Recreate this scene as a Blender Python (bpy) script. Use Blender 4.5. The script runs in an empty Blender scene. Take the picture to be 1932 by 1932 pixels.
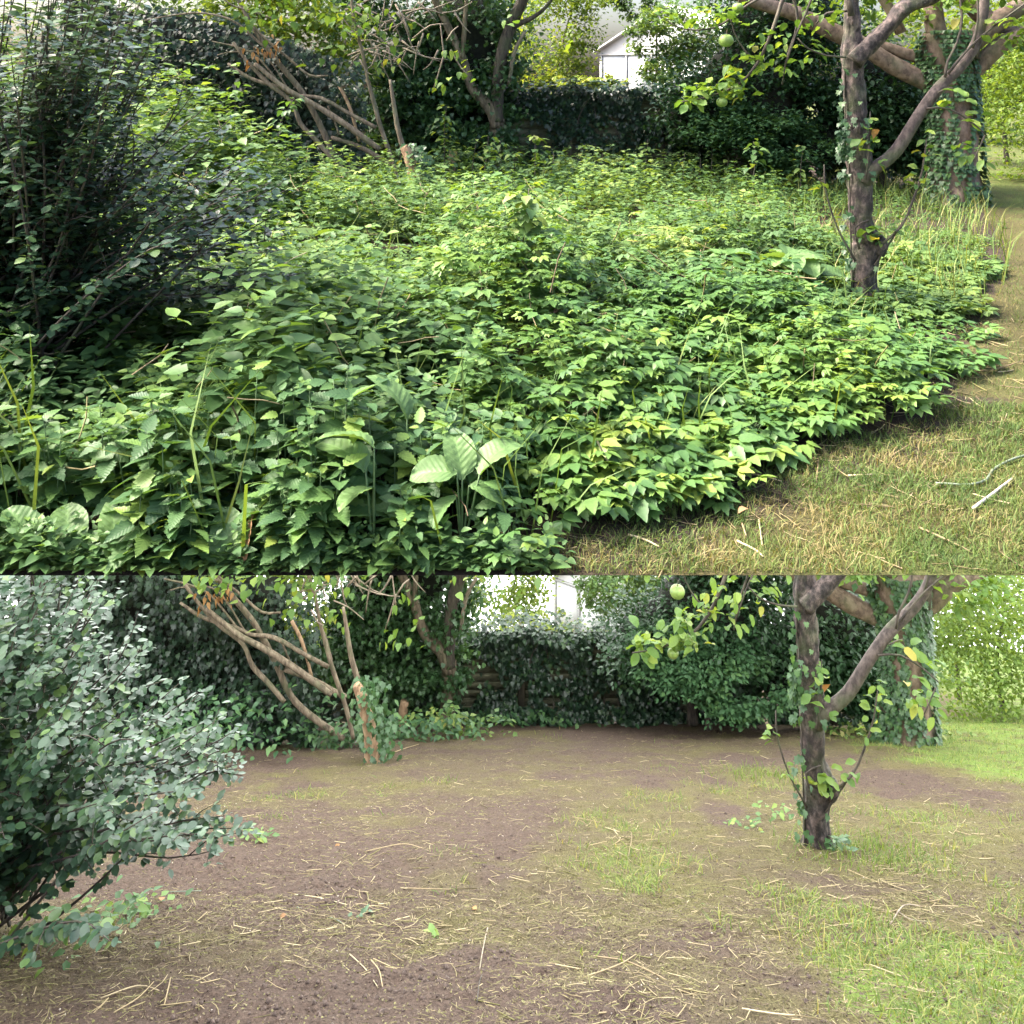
import bpy, math, random
import numpy as np
from mathutils import Vector, Matrix, Euler

random.seed(7)
rng = np.random.default_rng(7)
scene = bpy.context.scene
COL = scene.collection

# ------------------------------------------------------------------ camera
# level camera with a lens shifted down: verticals stay vertical
F, CX, HA = 1672.6, 966.0, 157.5        # focal length, centre, horizon in units of 1/1932 of the frame
EYE = 1.6
cam_d = bpy.data.cameras.new('camera')
cam = bpy.data.objects.new('camera', cam_d)
COL.objects.link(cam)
cam.location = (0, 0, EYE)
cam.rotation_euler = (math.pi / 2, 0, 0)
cam_d.sensor_width = 36.0
cam_d.lens = 36.0 * F / 1932.0
cam_d.shift_y = -(966.0 - HA) / 1932.0
cam_d.clip_start = 0.05
cam_d.clip_end = 500
scene.camera = cam

# ------------------------------------------------------------------ light
SUN_EL, SUN_AZ = math.radians(52), math.radians(-84)     # azimuth clockwise from +y: sun stands to the left, a little beyond
world = bpy.data.worlds.new('World')
scene.world = world
world.use_nodes = True
wn = world.node_tree.nodes
sky_n = wn.new('ShaderNodeTexSky')
sky_n.sky_type = 'NISHITA'
sky_n.sun_disc = False
sky_n.sun_elevation = SUN_EL
sky_n.sun_rotation = SUN_AZ
sky_n.air_density = 1.0
sky_n.dust_density = 7.0
wn['Background'].inputs[1].default_value = 0.15
world.node_tree.links.new(sky_n.outputs[0], wn['Background'].inputs[0])
sun_d = bpy.data.lights.new('sun', 'SUN')
sun_d.energy = 3.2
sun_d.angle = math.radians(18)
sun_d.color = (1.0, 0.94, 0.82)
sun = bpy.data.objects.new('sun', sun_d)
COL.objects.link(sun)
sd = Vector((math.sin(SUN_AZ) * math.cos(SUN_EL), math.cos(SUN_AZ) * math.cos(SUN_EL), math.sin(SUN_EL)))
sun.rotation_euler = sd.to_track_quat('Z', 'Y').to_euler()
SKY_LOW = 1.5                           # radiance of the glowing sky box added over the lower garden
scene.view_settings.view_transform = 'Standard'
scene.view_settings.look = 'None'
scene.view_settings.exposure = 2.1
scene.view_settings.gamma = 1.0
scene.view_settings.use_curve_mapping = False
scene.cycles.max_bounces = 4
scene.cycles.diffuse_bounces = 2
scene.cycles.glossy_bounces = 2
scene.cycles.transmission_bounces = 2
scene.cycles.caustics_reflective = False
scene.cycles.caustics_refractive = False
scene.cycles.use_adaptive_sampling = True
scene.cycles.adaptive_threshold = .02
scene.cycles.use_denoising = True

# ------------------------------------------------------------------ the two levels
DV, DU = 1015.0, -90.0                  # how far the lower garden sits below the upper one in the frame
SLOPE = DV / F                          # the lower garden is a bank falling away at this slope
LIP = EYE * F / (1085.0 - HA)           # front edge of the upper terrace


def at(u, v, y):
    """a point of the upper garden from its place in the frame and its distance"""
    return Vector(((u - CX) / F * y, y, EYE - (v - HA) / F * y))


def gnd(u, v):
    y = EYE * F / (v - HA)
    return Vector(((u - CX) / F * y, y, 0))


def low(u, v, y):
    """a point of the lower garden"""
    return Vector(((u - CX) / F * y, y, EYE - (v - HA) / F * y))


def lowg(u, v):
    y = EYE * F / (v - HA - DV)
    return Vector(((u - CX) / F * y, y, -SLOPE * y))


def shift_low(y0):
    return Vector((DU / F * y0, 0, -SLOPE * y0))


# ------------------------------------------------------------------ noise
def _hash(ix, iy):
    h = (ix.astype(np.int64) * 374761393 + iy.astype(np.int64) * 668265263) & 0xffffffff
    h = ((h ^ (h >> 13)) * 1274126177) & 0xffffffff
    return ((h ^ (h >> 16)) & 0xffff) / 65535.0


def noise2(x, y):
    x = np.asarray(x, float); y = np.asarray(y, float)
    ix, iy = np.floor(x), np.floor(y)
    fx, fy = x - ix, y - iy
    fx = fx * fx * (3 - 2 * fx); fy = fy * fy * (3 - 2 * fy)
    a, b = _hash(ix, iy), _hash(ix + 1, iy)
    c, d = _hash(ix, iy + 1), _hash(ix + 1, iy + 1)
    return (a * (1 - fx) + b * fx) * (1 - fy) + (c * (1 - fx) + d * fx) * fy


def fbm(x, y, o=4):
    s, amp, t = 0, 1.0, 0
    for i in range(o):
        s = s + amp * noise2(np.asarray(x) * 2 ** i + 17.3 * i, np.asarray(y) * 2 ** i - 9.1 * i)
        t += amp; amp *= .5
    return s / t


# ------------------------------------------------------------------ materials
def new_mat(name):
    m = bpy.data.materials.new(name)
    m.use_nodes = True
    nt = m.node_tree
    return m, nt, nt.nodes, nt.links, nt.nodes['Principled BSDF']


def tint_node(nd, ln):
    a = nd.new('ShaderNodeAttribute'); a.attribute_name = 'tint'
    oi = nd.new('ShaderNodeObjectInfo')
    gt = nd.new('ShaderNodeMath'); gt.operation = 'LESS_THAN'; gt.inputs[1].default_value = .0005
    fr = nd.new('ShaderNodeMath'); fr.operation = 'MULTIPLY_ADD'      # the leaf's own tint, else one drawn for the object
    ln.new(a.outputs['Fac'], gt.inputs[0])
    ln.new(gt.outputs[0], fr.inputs[0]); ln.new(oi.outputs['Random'], fr.inputs[1]); ln.new(a.outputs['Fac'], fr.inputs[2])
    return fr


def ramp(nd, stops):
    r = nd.new('ShaderNodeValToRGB')
    el = r.color_ramp.elements
    while len(el) < len(stops):
        el.new(0.5)
    for e, (p, c) in zip(el, stops):
        e.position = p; e.color = (*c, 1)
    return r


def leaf_mat(name, stops, rough=.42, trans=.3, spec=.5, warm=(1.5, 1.35, .45), veins=0):
    m, nt, nd, ln, bs = new_mat(name)
    fr = tint_node(nd, ln)
    rp = ramp(nd, stops)
    ln.new(fr.outputs[0], rp.inputs[0])
    tc = nd.new('ShaderNodeTexCoord')
    no = nd.new('ShaderNodeTexNoise'); no.inputs['Scale'].default_value = 25; no.inputs['Detail'].default_value = 3
    ln.new(tc.outputs['Object'], no.inputs['Vector'])
    mr = nd.new('ShaderNodeMapRange'); mr.inputs[3].default_value = .7; mr.inputs[4].default_value = 1.3
    ln.new(no.outputs[0], mr.inputs[0])
    mx = nd.new('ShaderNodeVectorMath'); mx.operation = 'SCALE'
    ln.new(rp.outputs[0], mx.inputs[0]); ln.new(mr.outputs[0], mx.inputs['Scale'])
    if veins:                                # midrib and slanting side veins, in the leaf's own axes
        no.inputs['Scale'].default_value = 5
        sp = nd.new('ShaderNodeSeparateXYZ'); ln.new(tc.outputs['Object'], sp.inputs[0])

        def mth(op, a, b=None, c=None):
            q = nd.new('ShaderNodeMath'); q.operation = op
            for i_, x_ in enumerate((a, b, c)):
                if x_ is None: continue
                if isinstance(x_, (int, float)): q.inputs[i_].default_value = x_
                else: ln.new(x_, q.inputs[i_])
            return q.outputs[0]
        ax = mth('ABSOLUTE', sp.outputs[0])
        ph = mth('MULTIPLY', mth('SUBTRACT', sp.outputs[1], mth('MULTIPLY', ax, .9)), 52.0)
        side = mth('POWER', mth('MULTIPLY_ADD', mth('SINE', ph), .5, .5), 10.0)
        mid = mth('LESS_THAN', ax, .014)
        vf = mth('MULTIPLY', mth('MAXIMUM', side, mid), float(veins))
        vm = nd.new('ShaderNodeMix'); vm.data_type = 'RGBA'
        lt = nd.new('ShaderNodeVectorMath'); lt.operation = 'SCALE'; lt.inputs['Scale'].default_value = 1.7
        ln.new(mx.outputs[0], lt.inputs[0])
        ln.new(vf, vm.inputs[0]); ln.new(mx.outputs[0], vm.inputs[6]); ln.new(lt.outputs[0], vm.inputs[7])
        bpv = nd.new('ShaderNodeBump'); bpv.inputs['Strength'].default_value = .16; bpv.inputs['Distance'].default_value = .006; bpv.invert = True
        ln.new(mth('MULTIPLY_ADD', mth('SINE', ph), .5, .5), bpv.inputs['Height']); ln.new(bpv.outputs[0], bs.inputs['Normal'])
        col_out = vm.outputs[2]
    else:
        col_out = mx.outputs[0]
    ln.new(col_out, bs.inputs['Base Color'])
    bs.inputs['Roughness'].default_value = rough
    bs.inputs['Specular IOR Level'].default_value = spec
    tr = nd.new('ShaderNodeBsdfTranslucent')
    wm = nd.new('ShaderNodeVectorMath'); wm.operation = 'MULTIPLY'; wm.inputs[1].default_value = warm
    ln.new(col_out, wm.inputs[0]); ln.new(wm.outputs[0], tr.inputs['Color'])
    ms = nd.new('ShaderNodeMixShader'); ms.inputs[0].default_value = trans
    ln.new(bs.outputs[0], ms.inputs[1]); ln.new(tr.outputs[0], ms.inputs[2])
    ln.new(ms.outputs[0], nd['Material Output'].inputs['Surface'])
    return m


def bark_mat(name, c1, c2, c3, sc=18, bump=.6, stretch=.25):
    m, nt, nd, ln, bs = new_mat(name)
    tc = nd.new('ShaderNodeTexCoord')
    mp = nd.new('ShaderNodeMapping'); mp.inputs['Scale'].default_value = (1, 1, stretch)
    ln.new(tc.outputs['Object'], mp.inputs[0])
    n1 = nd.new('ShaderNodeTexNoise'); n1.inputs['Scale'].default_value = sc; n1.inputs['Detail'].default_value = 8; n1.inputs['Roughness'].default_value = .65
    n2 = nd.new('ShaderNodeTexNoise'); n2.inputs['Scale'].default_value = sc * .22; n2.inputs['Detail'].default_value = 4
    ln.new(mp.outputs[0], n1.inputs['Vector']); ln.new(tc.outputs['Object'], n2.inputs['Vector'])
    r1 = ramp(nd, [(.38, c1), (.5, c2), (.64, c3)])
    ln.new(n1.outputs[0], r1.inputs[0])
    mx = nd.new('ShaderNodeMix'); mx.data_type = 'RGBA'
    r2 = nd.new('ShaderNodeMapRange'); r2.inputs[1].default_value = .5; r2.inputs[2].default_value = .68; r2.inputs[4].default_value = .5
    ln.new(n2.outputs[0], r2.inputs[0]); ln.new(r2.outputs[0], mx.inputs[0])
    ln.new(r1.outputs[0], mx.inputs[6]); mx.inputs[7].default_value = (.09, .11, .05, 1)     # algae
    ln.new(mx.outputs[2], bs.inputs['Base Color'])
    bs.inputs['Roughness'].default_value = .85
    bp = nd.new('ShaderNodeBump'); bp.inputs['Strength'].default_value = bump; bp.inputs['Distance'].default_value = .02
    ln.new(n1.outputs[0], bp.inputs['Height']); ln.new(bp.outputs[0], bs.inputs['Normal'])
    return m


def plain_mat(name, c, rough=.7, vary=.25, sc=30, bump=0.0, metallic=0):
    m, nt, nd, ln, bs = new_mat(name)
    tc = nd.new('ShaderNodeTexCoord')
    no = nd.new('ShaderNodeTexNoise'); no.inputs['Scale'].default_value = sc; no.inputs['Detail'].default_value = 5
    ln.new(tc.outputs['Object'], no.inputs['Vector'])
    r = ramp(nd, [(.3, tuple(x * (1 - vary) for x in c)), (.7, tuple(min(1, x * (1 + vary)) for x in c))])
    ln.new(no.outputs[0], r.inputs[0]); ln.new(r.outputs[0], bs.inputs['Base Color'])
    bs.inputs['Roughness'].default_value = rough
    if bump:
        bp = nd.new('ShaderNodeBump'); bp.inputs['Strength'].default_value = bump; bp.inputs['Distance'].default_value = .01
        ln.new(no.outputs[0], bp.inputs['Height']); ln.new(bp.outputs[0], bs.inputs['Normal'])
    return m


def bits_mat(name, stops, rough=.7, trans=0.0):
    return leaf_mat(name, stops, rough, trans, .25)


M = {}
NST = [(0, (.046, .105, .042)), (.45, (.070, .145, .050)), (.8, (.105, .195, .055)), (.96, (.16, .255, .056)), (1, (.22, .29, .055))]
M['nettle'] = leaf_mat('nettle_leaf', NST, .5, .34, .4)
M['nettle_near'] = leaf_mat('near_nettle_leaf', NST, .5, .34, .4, veins=.18)
M['elder'] = leaf_mat('ground_elder_leaf', [(0, (.06, .135, .042)), (.5, (.095, .19, .05)), (.82, (.15, .25, .055)), (1, (.25, .33, .06))], .45, .34, .45)
M['weed'] = leaf_mat('weed_leaf', [(0, (.06, .125, .045)), (.4, (.095, .175, .055)), (.75, (.15, .24, .065)), (.94, (.24, .31, .075)), (1, (.32, .32, .09))], .5, .36, .4)
M['foxglove'] = leaf_mat('broad_leaf', [(0, (.085, .165, .055)), (1, (.13, .22, .075))], .5, .3, .4, veins=.28)
M['burdock'] = leaf_mat('burdock_leaf', [(0, (.11, .20, .07)), (1, (.16, .26, .085))], .55, .3, .4, veins=.28)
M['brown_leaf'] = leaf_mat('withered_leaf', [(0, (.30, .17, .09)), (1, (.42, .27, .16))], .8, .2, .2, (1.2, 1, .7))
M['orange_leaf'] = leaf_mat('orange_leaf', [(0, (.30, .16, .07)), (1, (.42, .25, .11))], .6, .3, .3, (1.3, 1, .5))
M['shrub'] = leaf_mat('shrub_leaf', [(0, (.030, .064, .040)), (.6, (.044, .090, .050)), (.88, (.062, .12, .052)), (1, (.13, .21, .06))], .30, .22, .6)
M['ivy'] = leaf_mat('ivy_leaf', [(0, (.012, .030, .017)), (.6, (.020, .048, .025)), (.9, (.034, .075, .03)), (1, (.06, .115, .04))], .36, .18, .55)  # leaf colour darkened to stand in for the shade along the fence
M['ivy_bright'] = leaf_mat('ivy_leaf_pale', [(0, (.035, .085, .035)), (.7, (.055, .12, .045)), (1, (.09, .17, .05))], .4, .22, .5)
M['apple_leaf'] = leaf_mat('apple_leaf', [(0, (.08, .16, .04)), (.6, (.13, .22, .05)), (.9, (.20, .28, .06)), (.98, (.22, .29, .06)), (1, (.34, .30, .07))], .5, .42, .35)
M['bush_dark'] = leaf_mat('dark_bush_leaf', [(0, (.020, .058, .024)), (.6, (.034, .085, .034)), (1, (.055, .12, .04))], .42, .25, .45)
M['bush_mid'] = leaf_mat('green_bush_leaf', [(0, (.04, .10, .045)), (.6, (.06, .135, .055)), (1, (.10, .19, .06))], .48, .3, .4)
M['tree_lit'] = leaf_mat('sunlit_yellow_green_leaf', [(0, (.09, .16, .03)), (.6, (.17, .25, .045)), (1, (.34, .36, .07))], .5, .42, .3)  # sunlight on the trees behind is put into this leaf colour
M['tree_pale'] = leaf_mat('pale_green_leaf', [(0, (.07, .14, .05)), (.6, (.12, .20, .065)), (1, (.20, .28, .08))], .5, .38, .3)
M['grass'] = leaf_mat('grass_blade', [(0, (.07, .13, .03)), (.45, (.11, .18, .04)), (.75, (.17, .22, .055)), (1, (.30, .27, .11))], .55, .3, .3)
M['lawn'] = leaf_mat('sun_tinted_lawn_blade', [(0, (.07, .12, .03)), (.45, (.13, .19, .045)), (.8, (.21, .25, .065)), (1, (.34, .29, .12))], .55, .3, .3)  # blades coloured brighter in place of sun on the lower lawn
M['lawn_up'] = leaf_mat('mossy_lawn_blade', [(0, (.045, .085, .02)), (.45, (.08, .13, .03)), (.78, (.125, .165, .042)), (1, (.22, .18, .08))], .6, .25, .25)
M['bark_apple'] = bark_mat('apple_bark', (.016, .012, .012), (.048, .036, .034), (.15, .11, .10), 24, 1.0, .6)
M['bark_apple_smooth'] = bark_mat('apple_branch_bark', (.04, .029, .027), (.085, .064, .058), (.14, .108, .096), 24, .5, .6)
M['bark_big'] = bark_mat('big_tree_bark', (.095, .064, .05), (.185, .128, .098), (.27, .195, .15), 12, .6, .7)
M['bark_lean'] = bark_mat('leaning_stem_bark', (.085, .065, .045), (.17, .13, .09), (.27, .215, .15), 22, .7, .2)
M['bark_pale'] = bark_mat('bare_stump_wood', (.20, .12, .07), (.36, .23, .14), (.47, .32, .2), 20, .6, .3)
M['twig'] = bark_mat('twig_bark', (.03, .024, .022), (.07, .055, .045), (.11, .09, .07), 30, .3)
M['dead_twig'] = bark_mat('dead_twig_bark', (.16, .12, .09), (.25, .2, .15), (.34, .27, .2), 30, .3)
M['stem_green'] = plain_mat('green_stem', (.08, .14, .05), .6, .3)
M['stem_dry'] = bits_mat('dry_stem', [(0, (.20, .145, .085)), (.5, (.34, .26, .15)), (1, (.50, .42, .27))])
M['white_stick'] = plain_mat('peeled_white_stick', (.62, .55, .48), .6, .12, 20)
M['grey_reed'] = plain_mat('grey_green_reed', (.16, .19, .14), .5, .2, 12)
M['litter'] = bits_mat('straw_and_clippings', [(0, (.08, .055, .045)), (.35, (.13, .095, .06)), (.6, (.17, .16, .06)), (.8, (.30, .23, .13)), (1, (.46, .38, .23))])
M['clod'] = plain_mat('soil_clod', (.088, .061, .050), .95, .4, 60, .4)
M['chip'] = plain_mat('pale_chip', (.5, .43, .36), .7, .2, 40)
M['apple_skin'] = plain_mat('apple_skin', (.20, .29, .07), .4, .3, 30)
M['apple_stalk'] = plain_mat('apple_stalk', (.10, .07, .04), .7)
M['board'] = bark_mat('fence_board', (.06, .06, .04), (.115, .115, .068), (.17, .165, .10), 8, .4, 3)
M['post'] = bark_mat('fence_post', (.08, .07, .05), (.14, .12, .08), (.2, .17, .12), 10, .4)
M['white_paint'] = plain_mat('white_paint', (.80, .80, .79), .5, .04)
M['grey_bar'] = plain_mat('grey_glazing_bar', (.42, .42, .42), .5, .1)
M['pane'] = plain_mat('whitewashed_glass', (.74, .76, .76), .15, .05, 4)
M['core'] = plain_mat('dark_shade_fill', (.020, .022, .016), .95, .4, 20)  # near-black fill, painted shade for the inside of foliage


def ground_mat(name, soil, soil2, grass_c, grass_c2, lush=((.09, .14, .03), (.20, .27, .06))):
    m, nt, nd, ln, bs = new_mat(name)
    tc = nd.new('ShaderNodeTexCoord')
    at_ = nd.new('ShaderNodeAttribute'); at_.attribute_name = 'turf'
    n1 = nd.new('ShaderNodeTexNoise'); n1.inputs['Scale'].default_value = 55; n1.inputs['Detail'].default_value = 8; n1.inputs['Roughness'].default_value = .7
    n2 = nd.new('ShaderNodeTexNoise'); n2.inputs['Scale'].default_value = 2.6; n2.inputs['Detail'].default_value = 6
    n3 = nd.new('ShaderNodeTexNoise'); n3.inputs['Scale'].default_value = 110; n3.inputs['Detail'].default_value = 4
    for n in (n1, n2, n3):
        ln.new(tc.outputs['Object'], n.inputs['Vector'])
    r1 = ramp(nd, [(.3, soil), (.7, soil2)]); ln.new(n1.outputs[0], r1.inputs[0])
    r2 = ramp(nd, [(.3, grass_c), (.7, grass_c2)]); ln.new(n3.outputs[0], r2.inputs[0])
    ad = nd.new('ShaderNodeMath'); ad.operation = 'ADD'
    sb = nd.new('ShaderNodeMath'); sb.operation = 'MULTIPLY_ADD'; sb.inputs[1].default_value = .9; sb.inputs[2].default_value = -.45
    ln.new(n2.outputs[0], sb.inputs[0]); ln.new(sb.outputs[0], ad.inputs[0]); ln.new(at_.outputs['Fac'], ad.inputs[1])
    mr = nd.new('ShaderNodeMapRange'); mr.inputs[1].default_value = .3; mr.inputs[2].default_value = .7
    ln.new(ad.outputs[0], mr.inputs[0])
    mx = nd.new('ShaderNodeMix'); mx.data_type = 'RGBA'
    ln.new(mr.outputs[0], mx.inputs[0]); ln.new(r1.outputs[0], mx.inputs[6]); ln.new(r2.outputs[0], mx.inputs[7])
    r3 = ramp(nd, [(.3, lush[0]), (.7, lush[1])]); ln.new(n3.outputs[0], r3.inputs[0])
    m3 = nd.new('ShaderNodeMapRange'); m3.inputs[1].default_value = .8; m3.inputs[2].default_value = 1.05
    ln.new(ad.outputs[0], m3.inputs[0])
    mx2 = nd.new('ShaderNodeMix'); mx2.data_type = 'RGBA'
    ln.new(m3.outputs[0], mx2.inputs[0]); ln.new(mx.outputs[2], mx2.inputs[6]); ln.new(r3.outputs[0], mx2.inputs[7])
    ln.new(mx2.outputs[2], bs.inputs['Base Color'])
    bs.inputs['Roughness'].default_value = .95
    bs.inputs['Specular IOR Level'].default_value = .15
    bp = nd.new('ShaderNodeBump'); bp.inputs['Strength'].default_value = 1.0; bp.inputs['Distance'].default_value = .022
    ln.new(n1.outputs[0], bp.inputs['Height']); ln.new(bp.outputs[0], bs.inputs['Normal'])
    return m


M['ground_up'] = ground_mat('upper_ground', (.035, .026, .022), (.075, .055, .045), (.045, .046, .02), (.125, .105, .045), ((.05, .07, .022), (.14, .17, .05)))
M['ground_low'] = ground_mat('cleared_soil', (.036, .025, .021), (.150, .104, .082), (.055, .050, .021), (.180, .152, .070))


# ------------------------------------------------------------------ mesh helpers
def mesh_from(name, V, T, tint=None, smooth=False, attrs=None):
    me = bpy.data.meshes.new(name)
    V = np.ascontiguousarray(V, np.float32); T = np.ascontiguousarray(T, np.int32)
    n = len(T)
    me.vertices.add(len(V)); me.vertices.foreach_set('co', V.ravel())
    me.loops.add(n * 3); me.loops.foreach_set('vertex_index', T.ravel())
    me.polygons.add(n)
    me.polygons.foreach_set('loop_start', np.arange(0, n * 3, 3, dtype=np.int32))
    me.polygons.foreach_set('loop_total', np.full(n, 3, np.int32))
    if smooth:
        me.polygons.foreach_set('use_smooth', np.ones(n, bool))
    me.update(calc_edges=True)
    if tint is not None:
        a = me.attributes.new('tint', 'FLOAT', 'FACE'); a.data.foreach_set('value', np.asarray(tint, np.float32))
    for k, v in (attrs or {}).items():
        a = me.attributes.new(k, 'FLOAT', 'POINT'); a.data.foreach_set('value', np.asarray(v, np.float32))
    return me


def obj(name, me, mat=None, parent=None, loc=(0, 0, 0)):
    o = bpy.data.objects.new(name, me)
    COL.objects.link(o)
    o.location = loc
    if parent is not None:
        o.parent = parent
    if mat is not None and me is not None and not me.materials:
        me.materials.append(M[mat])
    return o


def tag(o, label, cat, group=None, kind=None):
    o['label'] = label; o['category'] = cat
    if group: o['group'] = group
    if kind: o['kind'] = kind
    return o


def empty(name, loc):
    o = bpy.data.objects.new(name, None)
    COL.objects.link(o); o.location = loc
    o.empty_display_size = .1
    return o


def kids(o):
    return [c for c in bpy.data.objects if c.parent == o]


ROOT_KIDS = {}


def clone(root, y0, label, group=None, tree=None):
    """a copy of a thing of the upper garden standing at the same spot of the lower one"""
    tree = tree or child_map()
    d = shift_low(y0)

    def rec(o, parent):
        c = o.copy(); COL.objects.link(c); c.parent = parent
        for ch in tree.get(o.name, []):
            rec(ch, c)
        return c
    c = rec(root, None)
    c.location = Vector(root.location) + d
    c['label'] = label
    if group: c['group'] = group
    return c


def child_map():
    t = {}
    for o in bpy.data.objects:
        if o.parent is not None:
            t.setdefault(o.parent.name, []).append(o)
    return t


def rots(yaw, pitch, roll):
    """(N,3,3): Rz(yaw) @ Rx(pitch) @ Ry(roll); a leaf lies along +y, face up +z"""
    yaw, pitch, roll = (np.atleast_1d(np.asarray(a, float)) for a in (yaw, pitch, roll))
    cz, sz, cx, sx, cy, sy = np.cos(yaw), np.sin(yaw), np.cos(pitch), np.sin(pitch), np.cos(roll), np.sin(roll)
    n = len(yaw)
    Z = np.zeros(n); O = np.ones(n)
    A = np.stack([cz, -sz, Z, sz, cz, Z, Z, Z, O], 1).reshape(n, 3, 3)
    B = np.stack([O, Z, Z, Z, cx, -sx, Z, sx, cx], 1).reshape(n, 3, 3)
    C = np.stack([cy, Z, sy, Z, O, Z, -sy, Z, cy], 1).reshape(n, 3, 3)
    return A @ B @ C


class Bag:
    """collects many placed copies of small templates into one mesh"""
    def __init__(s): s.V, s.T, s.t, s.n = [], [], [], 0

    def add(s, tm, pos, yaw, pitch, roll, scale, tint):
        V, T = tm
        pos = np.asarray(pos, float).reshape(-1, 3)
        n = len(pos)
        if n == 0: return s
        R = rots(np.broadcast_to(yaw, n), np.broadcast_to(pitch, n), np.broadcast_to(roll, n))
        sc = np.broadcast_to(np.asarray(scale, float), n)
        W = np.einsum('nij,vj->nvi', R, V) * sc[:, None, None] + pos[:, None, :]
        TT = T[None] + (np.arange(n) * len(V))[:, None, None] + s.n
        s.V.append(W.reshape(-1, 3)); s.T.append(TT.reshape(-1, 3))
        s.t.append(np.repeat(np.clip(np.broadcast_to(np.asarray(tint, float), n), .001, .999), len(T)))
        s.n += n * len(V)
        return s

    def raw(s, V, T, tint=0.0):
        V = np.asarray(V, float); T = np.asarray(T)
        s.V.append(V); s.T.append(T + s.n); s.t.append(np.full(len(T), tint)); s.n += len(V)
        return s

    def build(s, name, mat, parent=None, loc=(0, 0, 0), smooth=False):
        V = np.concatenate(s.V) - np.asarray(loc if parent is None else (0, 0, 0), float)
        if parent is not None:
            V = V - np.asarray(parent_world(parent), float)
            me = mesh_from(name, V, np.concatenate(s.T), np.concatenate(s.t), smooth)
            return obj(name, me, mat, parent)
        me = mesh_from(name, V, np.concatenate(s.T), np.concatenate(s.t), smooth)
        return obj(name, me, mat, None, loc)


def parent_world(p):
    v = Vector((0, 0, 0))
    while p is not None:
        v = v + Vector(p.location); p = p.parent
    return v


# leaf templates -----------------------------------------------------------
def leaf_tm(nseg=4, w=.3, fold=.25, curl=-.25, serr=0.0, shape='ovate', wave=0.0, stalk=.0):
    V, T = [], []
    for i in range(nseg + 1):
        t = i / nseg
        if shape == 'ovate':
            hw = w * (math.sin(math.pi * min(1, t ** .62)) ** .9) if 0 < t < 1 else 0
        elif shape == 'oval':
            hw = w * math.sin(math.pi * t) ** .6 if 0 < t < 1 else 0
        else:
            hw = w * (math.sin(math.pi * t ** 1.35)) ** .8 if 0 < t < 1 else 0
        if serr and 0 < t < 1:
            hw *= 1 + serr * (1 if i % 2 else -1)
        z = curl * t * t
        ph = wave * math.sin(t * 9)
        y = t - (serr * .12 if i % 2 else 0)
        V += [(-hw, y, z + fold * hw + ph * hw), (0, t, z), (hw, y, z + fold * hw - ph * hw)]
    for i in range(nseg):
        a, b = i * 3, i * 3 + 3
        for q in ((a, a + 1, b + 1, b), (a + 1, a + 2, b + 2, b + 1)):
            if i > 0 and q:
                T.append((q[0], q[1], q[2])); T.append((q[0], q[2], q[3]))
        if i == 0:
            T += [(a + 1, b + 1, b), (a + 1, b + 2, b + 1)]
    # last row collapses to the tip: drop degenerate triangles
    V = np.array(V, float); T = np.array(T)
    if stalk:
        k = len(V)
        V = np.vstack([V + (0, stalk, 0), [(-.012, 0, 0), (.012, 0, 0), (0, stalk, 0)]]); T = np.vstack([T, [(k, k + 1, k + 2)]])
    area = np.linalg.norm(np.cross(V[T[:, 1]] - V[T[:, 0]], V[T[:, 2]] - V[T[:, 0]]), axis=1)
    return V, T[area > 1e-9]


def quad_leaf(w=.3, fold=.2, curl=-.15):
    V = np.array([(0, 0, 0), (-w, .45, fold * w), (w, .45, fold * w), (0, .5, 0), (0, 1, curl)], float)
    T = np.array([(0, 3, 1), (0, 2, 3), (1, 3, 4), (3, 2, 4)])
    return V, T


def ivy_tm():
    o = [(0, 0), (-.22, -.1), (-.5, .12), (-.3, .36), (-.36, .66), (-.12, .6), (0, 1), (.12, .6), (.36, .66), (.3, .36), (.5, .12), (.22, -.1)]
    V = [(0, .3, 0)] + [(x, y, .14 * abs(x) - .12 * y * y) for x, y in o]
    T = [(0, i + 1, (i + 1) % 12 + 1) for i in range(12)]
    T = [(a, c, b) for a, b, c in T]
    return np.array(V, float), np.array(T)


def combine(parts):
    b = Bag()
    for tm, pos, yaw, pitch, roll, sc in parts:
        b.add(tm, [pos], yaw, pitch, roll, sc, 0)
    return np.concatenate(b.V), np.concatenate(b.T)


LEAF2 = quad_leaf(.3)
LEAF2N = quad_leaf(.36, .25, -.25)
LEAF3 = leaf_tm(3, .3, .22, -.2)
NETTLE_HI = leaf_tm(13, .26, .22, -.12, .17)
NETTLE_MID = leaf_tm(5, .27, .25, -.16)
OVAL = leaf_tm(5, .3, .18, -.12, shape='oval', stalk=.12)
APPLE_LEAF = leaf_tm(6, .31, .28, -.2, wave=.25, shape='oval', stalk=.18)
IVY = ivy_tm()


def elder_tm(nseg):
    lf = leaf_tm(nseg, .27, .18, -.14, .1 if nseg > 5 else 0)
    P = []
    for (px, py, yaw, k) in [(0, .42, 0, 1), (-.06, .40, 1.15, .85), (.06, .40, -1.15, .85)]:
        c, s = math.cos(yaw), math.sin(yaw)
        ox, oy = px - s * .12 * k, py + c * .12 * k
        P.append((lf, (ox, oy, .02), yaw, -.1, 0, .46 * k))
        P.append((lf, (ox - s * .03, oy + c * .03, .0), yaw + .95, -.2, 0, .36 * k))
        P.append((lf, (ox - s * .03, oy + c * .03, .0), yaw - .95, -.2, 0, .36 * k))
    return combine(P)


ELDER_HI, ELDER_LO = elder_tm(8), elder_tm(3)


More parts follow.
